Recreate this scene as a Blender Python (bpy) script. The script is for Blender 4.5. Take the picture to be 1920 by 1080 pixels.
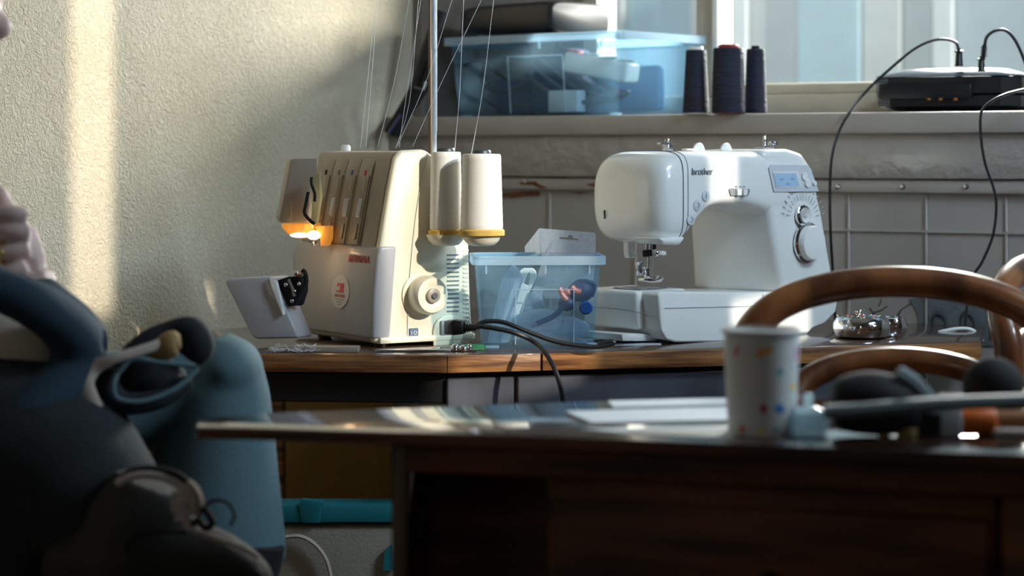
import bpy, bmesh, math, random
from mathutils import Vector, Matrix
random.seed(7)
scene = bpy.context.scene
for o in list(bpy.data.objects): bpy.data.objects.remove(o)
COL = scene.collection
F = 4100.0; ZC = 1.04; HY = 290.0          # focal length in pixels, eye height, horizon row
# ------------------------------------------------------------ camera
cd = bpy.data.cameras.new('camera'); cam = bpy.data.objects.new('camera', cd); COL.objects.link(cam)
cam.location = (0, 0, ZC); cam.rotation_euler = (math.pi/2, 0, 0)
cd.sensor_width = 36; cd.lens = F/1920*36; cd.shift_y = -(540-HY)/1920
cd.clip_start = .05
cd.dof.use_dof = True; cd.dof.focus_distance = 3.3; cd.dof.aperture_fstop = 3.7; cd.dof.aperture_blades = 0
scene.camera = cam
# ------------------------------------------------------------ exposure, sky, sun, window light
scene.view_settings.view_transform = 'Standard'; scene.view_settings.look = 'None'
scene.view_settings.gamma = 1; scene.view_settings.use_curve_mapping = False
scene.view_settings.exposure = 0.0
w = bpy.data.worlds.new('sky'); scene.world = w; w.use_nodes = True
bg = w.node_tree.nodes['Background']; bg.inputs[0].default_value = (.62, .77, .88, 1); bg.inputs[1].default_value = .5
SUN = Vector((.68, -.62, .36)).normalized()           # towards the sun
sd = bpy.data.lights.new('sun', 'SUN'); sd.energy = 4.0; sd.angle = math.radians(.9); sd.color = (1, .90, .74)
so = bpy.data.objects.new('sun', sd); COL.objects.link(so); so.rotation_euler = SUN.to_track_quat('Z', 'Y').to_euler()
def area(name, loc, target, sx, sy, e, col, spread=180):
    d = bpy.data.lights.new(name, 'AREA'); d.shape = 'RECTANGLE'; d.size = sx; d.size_y = sy; d.energy = e; d.color = col
    d.spread = math.radians(spread)
    o = bpy.data.objects.new(name, d); COL.objects.link(o); o.location = loc
    o.rotation_euler = (Vector(loc)-Vector(target)).to_track_quat('Z', 'Y').to_euler(); return o
area('side_window_light', (1.62, 2.35, 1.75), (-.1, 3.5, .85), .7, 1.0, 120, (.66, .84, 1))
area('room_fill_light', (.5, -1.2, 2.1), (.2, 3.4, .9), 2.4, 1.2, 21, (1, .94, .86))
area('back_window_light', (1.04, 4.73, 1.64), (-.62, 3.60, .98), .45, .35, 66, (1, .93, .80), 150)

# ------------------------------------------------------------ helpers
def P(px, py, Y): return Vector(((px-960)*Y/F, Y, ZC-(py-HY)*Y/F))
def onz(px, py, z):
    Y = (ZC-z)*F/(py-HY); return Vector(((px-960)*Y/F, Y, z))
def lin(c):
    c = c/255.; return c/12.92 if c <= .04045 else ((c+.055)/1.055)**2.4
def rgb(r, g, b): return (lin(r), lin(g), lin(b), 1)
MC = {}
def mat(name, col, rough=.5, metal=0, var=.08, scale=12, bump=0, bscale=60, emit=None, es=0, coat=0, trans=0, col2=None, ior=1.5, stretch=None, sss=0):
    if name in MC: return MC[name]
    m = bpy.data.materials.new(name); m.use_nodes = True; nt = m.node_tree; b = nt.nodes['Principled BSDF']
    b.inputs['Roughness'].default_value = rough; b.inputs['Metallic'].default_value = metal
    b.inputs['Coat Weight'].default_value = coat; b.inputs['Coat Roughness'].default_value = .06
    b.inputs['Transmission Weight'].default_value = trans; b.inputs['IOR'].default_value = ior
    tc = nt.nodes.new('ShaderNodeTexCoord'); mp = nt.nodes.new('ShaderNodeMapping'); nt.links.new(tc.outputs['Object'], mp.inputs[0])
    if stretch: mp.inputs['Scale'].default_value = stretch
    nz = nt.nodes.new('ShaderNodeTexNoise'); nz.inputs['Scale'].default_value = scale; nz.inputs['Detail'].default_value = 5
    nt.links.new(mp.outputs[0], nz.inputs['Vector'])
    cr = nt.nodes.new('ShaderNodeValToRGB'); cr.color_ramp.elements[0].position = .35; cr.color_ramp.elements[1].position = .68
    c2 = col2 or tuple(min(1, c*(1-var*2)) for c in col[:3])+(1,)
    cr.color_ramp.elements[0].color = c2; cr.color_ramp.elements[1].color = col
    nt.links.new(nz.outputs['Fac'], cr.inputs[0]); nt.links.new(cr.outputs[0], b.inputs['Base Color'])
    if bump:
        n2 = nt.nodes.new('ShaderNodeTexNoise'); n2.inputs['Scale'].default_value = bscale; n2.inputs['Detail'].default_value = 6
        nt.links.new(mp.outputs[0], n2.inputs['Vector'])
        bp = nt.nodes.new('ShaderNodeBump'); bp.inputs['Strength'].default_value = bump; bp.inputs['Distance'].default_value = .01
        nt.links.new(n2.outputs['Fac'], bp.inputs['Height']); nt.links.new(bp.outputs[0], b.inputs['Normal'])
    if emit: b.inputs['Emission Color'].default_value = emit; b.inputs['Emission Strength'].default_value = es
    MC[name] = m; return m
def film(name, tint, body, fac, rough=.15):
    """thin clear sheet: part see-through, part milky plastic"""
    if name in MC: return MC[name]
    m = bpy.data.materials.new(name); m.use_nodes = True; nt = m.node_tree; b = nt.nodes['Principled BSDF']
    b.inputs['Base Color'].default_value = body; b.inputs['Roughness'].default_value = rough
    out = nt.nodes['Material Output']; t = nt.nodes.new('ShaderNodeBsdfTransparent'); t.inputs[0].default_value = tint
    tl = nt.nodes.new('ShaderNodeBsdfTranslucent'); tl.inputs[0].default_value = body
    a = nt.nodes.new('ShaderNodeMixShader'); a.inputs[0].default_value = .5
    nt.links.new(b.outputs[0], a.inputs[1]); nt.links.new(tl.outputs[0], a.inputs[2])
    nz = nt.nodes.new('ShaderNodeTexNoise'); nz.inputs['Scale'].default_value = 9; nz.inputs['Detail'].default_value = 4
    mr = nt.nodes.new('ShaderNodeMapRange'); mr.inputs['To Min'].default_value = fac*.75; mr.inputs['To Max'].default_value = min(1, fac*1.25)
    nt.links.new(nz.outputs['Fac'], mr.inputs['Value'])
    x = nt.nodes.new('ShaderNodeMixShader'); nt.links.new(mr.outputs[0], x.inputs[0]); nt.links.new(t.outputs[0], x.inputs[1]); nt.links.new(a.outputs[0], x.inputs[2])
    nt.links.new(x.outputs[0], out.inputs[0]); MC[name] = m; return m
def thing(name, label, cat, loc=(0, 0, 0), rotz=0, group=None):
    o = bpy.data.objects.new(name, None); COL.objects.link(o); o.empty_display_size = .05
    o.location = loc; o.rotation_euler = (0, 0, rotz); o['label'] = label; o['category'] = cat
    if group: o['group'] = group
    return o
def tag(o, label, cat, group=None):
    o['label'] = label; o['category'] = cat
    if group: o['group'] = group
    return o
def pmat(p):
    m = Matrix.Identity(4)
    while p is not None:
        m = Matrix.Translation(p.location) @ p.rotation_euler.to_matrix().to_4x4() @ m; p = p.parent
    return m
def cat(pts, n):
    """Catmull-Rom through tuples of any length"""
    if n <= 1 or len(pts) < 3: return [tuple(p) for p in pts]
    out = []; q = [tuple(2*a-b for a, b in zip(pts[0], pts[1]))]+[tuple(p) for p in pts]+[tuple(2*a-b for a, b in zip(pts[-1], pts[-2]))]
    for i in range(1, len(q)-2):
        for k in range(n):
            t = k/n
            out.append(tuple(.5*((2*b)+(-a+c)*t+(2*a-5*b+4*c-d)*t*t+(-a+3*b-3*c+d)*t**3) for a, b, c, d in zip(q[i-1], q[i], q[i+1], q[i+2])))
    out.append(tuple(pts[-1])); return out
class B:
    def __init__(s): s.bm = bmesh.new()
    def ring_faces(s, rings, closed_ends=(True, True), loop=False):
        vs = [[s.bm.verts.new(p) for p in r] for r in rings]; n = len(vs[0])
        rng = range(len(vs)) if loop else range(len(vs)-1)
        for i in rng:
            a, b = vs[i], vs[(i+1) % len(vs)]
            for j in range(n):
                try: s.bm.faces.new((a[j], a[(j+1) % n], b[(j+1) % n], b[j]))
                except ValueError: pass
        if not loop:
            if closed_ends[0]: s.bm.faces.new(vs[0][::-1])
            if closed_ends[1]: s.bm.faces.new(vs[-1])
        return s
    def box(s, c, size, rz=0, rx=0, ry=0):
        R = Matrix.Rotation(rz, 3, 'Z') @ Matrix.Rotation(ry, 3, 'Y') @ Matrix.Rotation(rx, 3, 'X'); c = Vector(c)
        hx, hy, hz = [q/2 for q in size]
        r = [[c+R @ Vector(v) for v in ((-hx, -hy, z), (hx, -hy, z), (hx, hy, z), (-hx, hy, z))] for z in (-hz, hz)]
        return s.ring_faces(r)
    def tube(s, pts, r=.003, seg=8, n=4, flat=1, up=None, ends=(True, True), loop=False, twist=0):
        """pts: 3-tuples (radius r) or 4-tuples (own radius); flat squashes along the second axis"""
        pp = [tuple(p)+(r,) if len(p) == 3 else tuple(p) for p in pts]
        if loop:
            k = len(pp); ext = cat(pp[-2:]+pp+pp[:3], n) if n > 1 else pp
            if n > 1: ext = ext[2*n:2*n+k*n]
            pp = ext
        else: pp = cat(pp, n)
        rings = []; prev = None
        for i, p in enumerate(pp):
            c = Vector(p[:3])
            a = Vector(pp[i-1][:3]) if (i > 0 or loop) else c
            b = Vector(pp[(i+1) % len(pp)][:3]) if (i < len(pp)-1 or loop) else c
            t = (b-a).normalized() if (b-a).length > 1e-9 else Vector((0, 0, 1))
            ref = Vector(up) if up else (prev if prev is not None else (Vector((0, 0, 1)) if abs(t.z) < .9 else Vector((0, 1, 0))))
            u = (ref - t*ref.dot(t));  u = u.normalized() if u.length > 1e-6 else t.orthogonal().normalized()
            v = t.cross(u); prev = u
            rings.append([c+(u*math.cos(2*math.pi*j/seg)*flat+v*math.sin(2*math.pi*j/seg))*max(p[3], 1e-5) for j in range(seg)])
        return s.ring_faces(rings, ends, loop)
    def lathe(s, prof, c=(0, 0, 0), axis=(0, 0, 1), seg=32, ends=(True, True)):
        q = Vector(axis).normalized().to_track_quat('Z', 'Y').to_matrix(); c = Vector(c)
        return s.ring_faces([[c+q @ Vector((max(r, 1e-5)*math.cos(2*math.pi*j/seg), max(r, 1e-5)*math.sin(2*math.pi*j/seg), z)) for j in range(seg)] for r, z in prof], ends)
    def ell(s, c, rad, R=None, seg=20, rings=12):
        R = R or Matrix.Identity(3); c = Vector(c); rr = []
        for i in range(rings+1):
            a = -math.pi/2+math.pi*i/rings; k = max(math.cos(a), 1e-4)
            rr.append([c+R @ Vector((rad[0]*k*math.cos(2*math.pi*j/seg), rad[1]*k*math.sin(2*math.pi*j/seg), rad[2]*math.sin(a))) for j in range(seg)])
        return s.ring_faces(rr)
    def prism(s, poly, d):
        """poly: list of points; d: extrusion vector"""
        d = Vector(d); return s.ring_faces([[Vector(p) for p in poly], [Vector(p)+d for p in poly]])
    def sell(s, secs, seg=40, n=4):
        """superellipse sections along x: (x, y0, y1, z0, z1, exponent)"""
        rings = []
        for x, y0, y1, z0, z1, e in cat(secs, n):
            cy, cz, hy, hz = (y0+y1)/2, (z0+z1)/2, (y1-y0)/2, (z1-z0)/2; r = []
            for j in range(seg):
                a = 2*math.pi*j/seg; ca, sa = math.cos(a), math.sin(a)
                r.append(Vector((x, cy+hy*math.copysign(abs(ca)**(2/e), ca), cz+hz*math.copysign(abs(sa)**(2/e), sa))))
            rings.append(r)
        return s.ring_faces(rings)
    def bevel(s, w, seg=3, ang=30):
        bmesh.ops.recalc_face_normals(s.bm, faces=s.bm.faces)
        ed = [e for e in s.bm.edges if e.is_manifold and e.calc_face_angle(0) > math.radians(ang)]
        bmesh.ops.bevel(s.bm, geom=ed, offset=w, segments=seg, profile=.5, affect='EDGES', clamp_overlap=True); return s
    def build(s, name, m, parent=None, world=True, smooth=40):
        """with world=True coordinates are world coordinates even for a child"""
        bmesh.ops.recalc_face_normals(s.bm, faces=s.bm.faces)
        if parent is not None and world:
            if parent.type == 'EMPTY' or parent.parent is not None: s.bm.transform(pmat(parent).inverted())
            else: s.bm.transform(pmat(parent).inverted())
        me = bpy.data.meshes.new(name); s.bm.to_mesh(me); s.bm.free()
        me.materials.append(m)
        me.shade_smooth(); me.set_sharp_from_angle(angle=math.radians(smooth))
        o = bpy.data.objects.new(name, me); COL.objects.link(o)
        if parent is not None: o.parent = parent
        return o
def struct(o): o['kind'] = 'structure'; return o
def stuff(o): o['kind'] = 'stuff'; return o
def dup(root, dloc=None, label=None, group=None, loc=None, rotz=None):
    r = root.copy(); COL.objects.link(r)
    if loc is not None: r.location = loc
    if rotz is not None: r.rotation_euler = (0, 0, rotz)
    if label: r['label'] = label
    if group: r['group'] = group
    for ch in list(root.children):
        c = ch.copy(); COL.objects.link(c); c.parent = r
        for g in ch.children:
            d = g.copy(); COL.objects.link(d); d.parent = c
    return r
def text(s, name, size, m, mtx, parent, depth=.0004, shear=0):
    cu = bpy.data.curves.new(name, 'FONT'); cu.body = s; cu.size = size; cu.extrude = depth; cu.shear = shear; cu.align_x = 'CENTER'; cu.align_y = 'CENTER'
    t = bpy.data.objects.new(name, cu); COL.objects.link(t)
    me = bpy.data.meshes.new_from_object(t.evaluated_get(bpy.context.evaluated_depsgraph_get())); bpy.data.objects.remove(t)
    me.transform(mtx); me.materials.clear(); me.materials.append(m)
    o = bpy.data.objects.new(name, me); COL.objects.link(o); o.parent = parent; return o
class Frame:
    def __init__(s, O, yaw):
        s.O = Vector(O); s.yaw = yaw; s.R = Matrix.Rotation(yaw, 3, 'Z'); s.Rt = s.R.transposed()
    def on(s, px, py, ax, val):
        o = s.Rt @ (Vector((0, 0, ZC))-s.O); d = s.Rt @ Vector(((px-960)/F, 1, -(py-HY)/F)); i = 'xyz'.index(ax)
        t = (val-o[i])/d[i]; return o+d*t
    def w(s, p): return s.O+s.R @ Vector(p)

# ------------------------------------------------------------ materials
M_wallL = None
def plaster(name, c1, c2, bs, bscale, rough=.6):
    m = bpy.data.materials.new(name); m.use_nodes = True; nt = m.node_tree; b = nt.nodes['Principled BSDF']; b.inputs['Roughness'].default_value = rough
    tc = nt.nodes.new('ShaderNodeTexCoord')
    nz = nt.nodes.new('ShaderNodeTexNoise'); nz.inputs['Scale'].default_value = 3.2; nz.inputs['Detail'].default_value = 8
    cr = nt.nodes.new('ShaderNodeValToRGB'); cr.color_ramp.elements[0].color = c2; cr.color_ramp.elements[1].color = c1
    cr.color_ramp.elements[0].position = .3; cr.color_ramp.elements[1].position = .6
    nt.links.new(tc.outputs['Object'], nz.inputs['Vector']); nt.links.new(nz.outputs['Fac'], cr.inputs[0])
    n2 = nt.nodes.new('ShaderNodeTexNoise'); n2.inputs['Scale'].default_value = bscale; n2.inputs['Detail'].default_value = 7; n2.inputs['Distortion'].default_value = 1.6
    v = nt.nodes.new('ShaderNodeTexVoronoi'); v.feature = 'DISTANCE_TO_EDGE'; v.inputs['Scale'].default_value = bscale*.9
    n3 = nt.nodes.new('ShaderNodeTexNoise'); n3.inputs['Scale'].default_value = bscale*.6
    ad = nt.nodes.new('ShaderNodeVectorMath'); ad.operation = 'MULTIPLY_ADD'; ad.inputs[1].default_value = (.06, .06, .06)
    nt.links.new(n3.outputs['Color'], ad.inputs[0]); nt.links.new(tc.outputs['Object'], ad.inputs[2]); nt.links.new(ad.outputs[0], v.inputs['Vector'])
    nt.links.new(tc.outputs['Object'], n2.inputs['Vector']); nt.links.new(tc.outputs['Object'], n3.inputs['Vector'])
    mr = nt.nodes.new('ShaderNodeMapRange'); mr.inputs['From Max'].default_value = .05; nt.links.new(v.outputs['Distance'], mr.inputs['Value'])
    ma = nt.nodes.new('ShaderNodeMath'); ma.operation = 'MULTIPLY_ADD'; ma.inputs[1].default_value = .12
    nt.links.new(mr.outputs[0], ma.inputs[0]); nt.links.new(n2.outputs['Fac'], ma.inputs[2])
    bp = nt.nodes.new('ShaderNodeBump'); bp.inputs['Strength'].default_value = bs; bp.inputs['Distance'].default_value = .006
    nt.links.new(ma.outputs[0], bp.inputs['Height']); nt.links.new(bp.outputs[0], b.inputs['Normal'])
    # hairline cracks, slightly darker
    mx = nt.nodes.new('ShaderNodeMixRGB'); mx.blend_type = 'MULTIPLY'; mx.inputs[0].default_value = .10
    nt.links.new(cr.outputs[0], mx.inputs[1]); nt.links.new(mr.outputs[0], mx.inputs[2]); nt.links.new(mx.outputs[0], b.inputs['Base Color'])
    return m
M_wallL = plaster('cream_plaster', rgb(210, 197, 174), rgb(196, 182, 154), .8, 90)
M_wallB = mat('wall_back_paint', rgb(160, 155, 150), .45, var=.05, scale=4, bump=.12, bscale=30)
M_sill = mat('sill_paint', rgb(168, 162, 156), .42, var=.05, scale=9, bump=.12, bscale=40)
def apronmat():
    m = mat('apron_paint', rgb(162, 156, 152), .2, var=.05, scale=6, bump=.5, bscale=38, coat=.4)
    return m
M_apron = apronmat()
M_frame = mat('window_frame_paint', rgb(190, 182, 165), .5, var=.08, scale=14, bump=.1)
M_casing = mat('brown_casing', rgb(132, 120, 108), .6, var=.15, scale=20)
M_dark = mat('dark_gap', rgb(30, 26, 24), .8)
M_rust = mat('bare_wood_chip', rgb(120, 74, 34), .8, var=.3, scale=90)
M_white = mat('white_plastic', rgb(236, 238, 236), .3, var=.01, scale=3, coat=.5)
M_white2 = mat('white_plastic_matte', rgb(222, 224, 222), .42, var=.01, scale=3)
M_whiteshade = mat('white_plastic_shaded', rgb(166, 166, 170), .4, var=.01, scale=3, coat=.3)  # white plastic with the front's shade put into a greyer colour
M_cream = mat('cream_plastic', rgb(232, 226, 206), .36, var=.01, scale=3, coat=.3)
M_creamshade = mat('cream_plastic_shaded', rgb(158, 148, 134), .40, var=.01, scale=3)  # cream plastic again, darkened by the shade of the machine front
M_groove = mat('tension_slot_green', rgb(176, 162, 116), .6)
M_creamg = mat('olive_print', rgb(192, 184, 156), .5)
M_dial = mat('clear_dial_plastic', rgb(205, 214, 220), .12, coat=1)
M_ink = mat('grey_ink', rgb(110, 118, 126), .5, var=0)
M_red = mat('red_ink', rgb(200, 40, 36), .4, var=0)
M_sticker = mat('sticker_silver', rgb(196, 198, 200), .35, var=.04)
M_chrome = mat('chrome', rgb(225, 228, 232), .08, 1, var=.02)
M_steel = mat('brushed_steel', rgb(190, 194, 200), .25, 1, var=.05)
M_black = mat('black_plastic', rgb(26, 27, 30), .35, var=.1)
M_cord = mat('black_cord', rgb(30, 34, 38), .38, var=.1)
M_blackm = mat('matte_black', rgb(16, 16, 18), .8, var=.2)
M_grey = mat('grey_plastic', rgb(150, 152, 156), .4)
M_lamp = mat('sewing_lamp_bulb', (1, .75, .45, 1), .4, emit=(1, .66, .34, 1), es=5)
M_lens = mat('amber_lamp_lens', rgb(255, 170, 70), .25, emit=(1, .40, .07, 1), es=.42)
M_cone = mat('white_thread', rgb(236, 234, 228), .8, var=.02, scale=9, bump=.06, bscale=420, stretch=(.15, .15, 1))
M_conedark = mat('navy_thread', rgb(34, 38, 62), .75, var=.25, scale=60, bump=.4, bscale=260, stretch=(.2, .2, 1))
M_felt = mat('yellow_felt', rgb(214, 178, 96), .9, var=.1, scale=60)
M_spoolgreen = mat('dark_core', rgb(52, 64, 68), .4)
M_redcap = mat('red_core', rgb(190, 54, 60), .4)
M_thread = mat('thread_strand', rgb(226, 230, 236), .5, var=0)
M_wood = mat('table_edge_wood', rgb(186, 130, 78), .42, var=.3, scale=8, col2=rgb(92, 54, 28), bump=.15, bscale=30, stretch=(1, 1, 14), coat=.25)
M_wtop = mat('table_top_wood', rgb(86, 62, 48), .22, var=.2, scale=8, coat=.6, stretch=(1, 8, 1))
M_navy = mat('dark_blue_drawer', rgb(12, 16, 22), .7, var=.2)
M_metal = mat('grey_apron_metal', rgb(112, 116, 128), .38, metal=.5, var=.25, scale=7)
M_desk = mat('dark_desk_wood', rgb(112, 62, 28), .7, var=.4, scale=7, col2=rgb(40, 20, 9), bump=.15, bscale=25, stretch=(.6, 1, 5))
M_desktop = mat('polished_desk_top', rgb(62, 42, 32), .15, var=.3, scale=6, coat=1, stretch=(1, 6, 1))
M_desklite = mat('worn_desk_leg_wood', rgb(92, 62, 34), .5, var=.35, scale=9, stretch=(4, 1, .6))
M_bent = mat('bentwood', rgb(142, 88, 48), .3, var=.35, scale=7, col2=rgb(74, 38, 18), coat=.5, stretch=(3, 3, .6))
M_box = film('clear_blue_plastic', (.88, .96, 1, 1), rgb(178, 214, 238), .10)
M_rim = film('clear_rim_plastic', (.8, .92, .98, 1), rgb(214, 232, 244), .6)
M_bag = film('clear_bag', (.86, .93, .98, 1), rgb(196, 208, 226), .40, .2)
M_blister = film('blister_card', (.86, .9, .94, 1), rgb(206, 210, 216), .82, .2)
M_visor = film('grey_visor', (.5, .46, .42, 1), rgb(128, 120, 108), .80, .3)
M_skin = mat('skin', rgb(206, 176, 168), .5, var=.05, scale=20)
M_jacket = mat('navy_jacket', rgb(26, 52, 68), .85, var=.15, scale=30, bump=.3, bscale=300)
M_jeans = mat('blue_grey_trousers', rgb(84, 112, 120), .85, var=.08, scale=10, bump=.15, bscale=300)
M_jshade = mat('shaded_trousers', rgb(26, 34, 38), .9, var=.2, scale=22, bump=.3, bscale=300)  # same trousers, near leg's shade put into a darker colour
M_shirt = mat('grey_shirt', rgb(204, 192, 172), .85, var=.08, scale=10)
M_lining = mat('pale_lining', rgb(178, 166, 154), .8, var=.05)
M_tan = mat('tan_lining', rgb(160, 128, 84), .8, var=.12, scale=20)
M_hair = mat('grey_hair', rgb(120, 116, 112), .7, var=.3, scale=60)
M_boot = mat('brown_boot_leather', rgb(38, 36, 32), .75, var=.3, scale=14, bump=.3, bscale=50)
M_rope = mat('pale_rope_trim', rgb(196, 184, 180), .7, var=.1)
M_teal = mat('teal_fabric', rgb(0, 118, 132), .7, var=.1)
M_canvas = mat('grey_canvas', rgb(150, 144, 132), .85, var=.08, bump=.2, bscale=200)
M_paper = mat('paper', rgb(206, 214, 222), .5, var=.03)
M_cup = mat('cup_card', rgb(214, 214, 212), .6, var=.02)
M_orange = mat('orange_plastic', rgb(214, 104, 34), .4)
M_conf = [mat('confetti_'+n, c, .6, var=0) for n, c in (('red', rgb(212, 50, 40)), ('orange', rgb(236, 160, 30)), ('pink', rgb(214, 110, 190)), ('teal', rgb(80, 170, 180)), ('yellow', rgb(236, 206, 50)), ('blue', rgb(60, 130, 210)), ('crimson', rgb(170, 30, 50)))]
M_coral = mat('coral_plastic', rgb(232, 120, 92), .4)
M_bluep = mat('blue_handle', rgb(40, 92, 170), .35)
M_navyp = mat('navy_rubber', rgb(30, 40, 90), .5)
M_glass = film('dusty_glass', (.93, .97, 1, 1), rgb(200, 220, 232), .03, .3)
M_screen = mat('lcd_screen', rgb(176, 208, 236), .2, var=.02, coat=.6)
M_panelgrey = mat('panel_grey', rgb(206, 212, 218), .35, var=.01)
M_green = mat('green_card', rgb(40, 120, 80), .5)

# ------------------------------------------------------------ room shell
WD = Vector((.863, -.506, 0)); WN = Vector((.506, .863, 0))       # along the window wall, and into it
WY = math.atan2(WD.y, WD.x)
A0 = Vector((-.251, 4.324, 0))                                    # sill front meets the left wall
def W(s, p, z): return A0+WD*s+WN*p+Vector((0, 0, z))
def wbox(b, s0, s1, p0, p1, z0, z1):
    return b.prism([W(s0, p0, z0), W(s1, p0, z0), W(s1, p1, z0), W(s0, p1, z0)], (0, 0, z1-z0))
SZ = 1.114; SL = 2.6; PW = .32
struct(B().box((.4, 1.6, -.03), (7, 8, .06)).build('floor', mat('floor_boards', rgb(84, 64, 46), .5, var=.2, scale=6)))
struct(B().prism([W(-.1, PW+.1, 2.7), W(2.62, PW+.1, 2.7), W(2.62, -6.2, 2.7), W(-.1, -6.2, 2.7)], (0, 0, .06)).build('ceiling', mat('ceiling_paint', rgb(120, 114, 104), .8)))
b = B(); b.prism([W(-.12, PW+.1, 0), W(0, PW+.1, 0), W(0, -5.2, 0), W(-.12, -5.2, 0)], (0, 0, 2.7)); struct(b.build('wall_left', M_wallL))
b = B()                                                            # window wall: below the sill, left of the opening, above, right
wbox(b, 0, SL+1, .03, PW+.1, 0, SZ-.03)
JX0 = .60; JX1 = 2.35; ZT = 2.3
def s_at(px, p):
    k = (px-960)/F; o = A0+WN*p; return (k*o.y-o.x)/(WD.x-k*WD.y)
JX0 = s_at(1112, PW); MU0 = s_at(1316, PW); MU1 = s_at(1360, PW)
wbox(b, 0, JX0, PW, PW+.1, SZ-.03, 2.7); wbox(b, JX0, JX1, PW, PW+.1, ZT, 2.7); wbox(b, JX1, SL+1, PW, PW+.1, SZ-.03, 2.7)
wbox(b, 0, .001, .1, PW, SZ-.03, SZ)
struct(b.build('wall_back', M_wallB))
b = B(); wbox(b, 0, SL+.8, 0, PW, SZ-.038, SZ); b.bevel(.005, 2); sill = struct(b.build('window_sill', M_sill))
b = B(); wbox(b, 0, SL+.8, .012, .032, .998, SZ-.036); b.bevel(.003, 2); struct(b.build('trim_1', M_apron))
b = B(); wbox(b, 0, SL+.8, .018, .032, .973, .996); b.bevel(.003, 2); t2 = struct(b.build('trim_2', M_sill))
b = B(); wbox(b, -.001, .022, .10, PW, SZ, 2.7); struct(b.build('trim_3', M_casing))
# faint vertical joints of the panelling under the sill
for k, px in enumerate((1030, 1190, 1590, 1735, 1885)):
    s = s_at(px, .03); b = B(); wbox(b, s, s+.004, .026, .031, .62, .97); b.bevel(.001, 1); b.build('joint_strip', M_sill, t2)
b = B(); wbox(b, s_at(1400, .03), SL, .026, .031, .905, .909); b.build('joint_strip', M_sill, t2)
for px, py, r in ((1572, 350, .005), (1693, 350, .005), (1812, 350, .005), (985, 340, .004)):
    s = s_at(px, .018); Y = W(s, .018, 0).y; z = ZC-(py-HY)*Y/F
    b = B(); b.lathe([(r, 0), (r, .003), (r*.6, .004)], W(s, .018, z), -WN, 12); b.build('screw_head', M_steel, t2)
def chip(pxs, p, parent, m=M_rust, th=.002, nm='paint_chip'):
    pts = []
    for px, py in pxs:
        s = s_at(px, p); Y = W(s, p, 0).y; pts.append(W(s, p-th*.5, ZC-(py-HY)*Y/F))
    b = B(); b.prism(pts, WN*th); return b.build(nm, m, parent, smooth=10)
chip([(945, 362), (1008, 358), (1012, 366), (985, 367), (962, 371), (944, 369)], .0265, t2)
chip([(972, 342), (1004, 340), (1012, 346), (1028, 352), (1015, 354), (1000, 347), (980, 346)], .018, t2)
chip([(1098, 345), (1122, 342), (1130, 347), (1112, 351)], .018, t2)
chip([(1070, 361), (1100, 360), (1088, 363)], .0265, t2)
chip([(945, 328), (990, 326), (1056, 330), (1064, 334), (1030, 333), (960, 331)], .018, t2, M_dark)
chip([(912, 241), (925, 241), (922, 245), (914, 244)], .012, sill, M_dark)
chip([(1198, 240), (1208, 240), (1206, 243), (1200, 243)], .012, sill, M_dark)
chip([(1413, 237), (1440, 237), (1438, 240), (1416, 239)], .012, sill, M_dark)
# broken plaster low on the wall with bare grey render
wb_chip = M_grey
rend = mat('bare_render', rgb(104, 112, 116), .8, var=.15, scale=30, bump=.3)
patch = chip([(1705, 560), (1850, 540), (1935, 545), (1935, 650), (1728, 648), (1726, 610), (1720, 585)], .029, t2, rend, .002, 'bare_render_patch')
for px in (1762, 1815, 1872):
    for rr, mm in ((.02, M_dark),):
        s = s_at(px, .028); Y = W(s, .028, 0).y; z = ZC-(605-HY)*Y/F
        b = B(); pts = []
        for i in range(11):
            a = math.pi*i/10; q = W(s, .027, z)+WD*(.013*math.cos(a))+Vector((0, 0, .018*math.sin(a))); pts.append(tuple(q)+(.005*(.4+.6*math.sin(a)),))
        pts = [tuple(W(s+.013, .027, z-.03))+(.002,)]+pts+[tuple(W(s-.013, .027, z-.03))+(.002,)]
        b.tube(pts, seg=6, n=1, flat=.4); b.build('dark_arch', mat('slate_grey', rgb(66, 70, 76), .9), t2)  # dark grey arches on the render patch
for pts in ([(1630, 578), (1637, 586), (1652, 582), (1663, 574)], [(1652, 560), (1651, 568), (1647, 574)], [(1637, 586), (1638, 596)], [(1680, 597), (1690, 580), (1706, 570), (1722, 574)]):
    q = []
    for px, py in pts:
        s = s_at(px, .029); Y = W(s, .029, 0).y; q.append(W(s, .0295, ZC-(py-HY)*Y/F))
    b = B(); b.tube(q, .0009, 5, 1); b.build('plaster_crack', M_dark, t2)
# side wall with the openings the sun falls through; each opening is cut to shape a chosen sun patch
RP = Vector((1.95, 3.15, 0)); RD = Vector((-.506, -.863, 0)); RN = Vector((.863, -.506, 0))
def sunhit(p):
    t = (RP-Vector((p.x, p.y, 0))).dot(RN)/SUN.dot(RN); q = p+SUN*t; return ((q-RP).dot(RD), q.z)
def wl_at(px, z0, py=None):                                        # point of the left wall seen at column px
    k = (px-960)/F; t = (k*A0.y-A0.x)/(RD.x-k*RD.y); q = A0+RD*t
    q.z = ZC-(py-HY)*q.y/F; return q
holes = []
def opening(pts, m=0):
    h = [sunhit(p) for p in pts]; holes.append((min(a for a, _ in h)-m, max(a for a, _ in h)+m, min(c for _, c in h)-m, max(c for _, c in h)+m))
opening([wl_at(132, 0, -150), wl_at(212, 0, 585)])                                  # band on the wall
opening([P(722, 655, 3.27), P(748, 278, 3.30), P(888, 650, 3.42), P(862, 300, 3.35), P(945, 290, 3.22), P(945, 450, 3.32)])   # overlocker side and cones
opening([P(840, 640, 3.17), P(1120, 700, 3.22)])                                    # table edge
opening([P(1372, 250, 3.40), P(1440, 350, 3.36)], .03)                             # patch on the sewing machine arm
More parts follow.
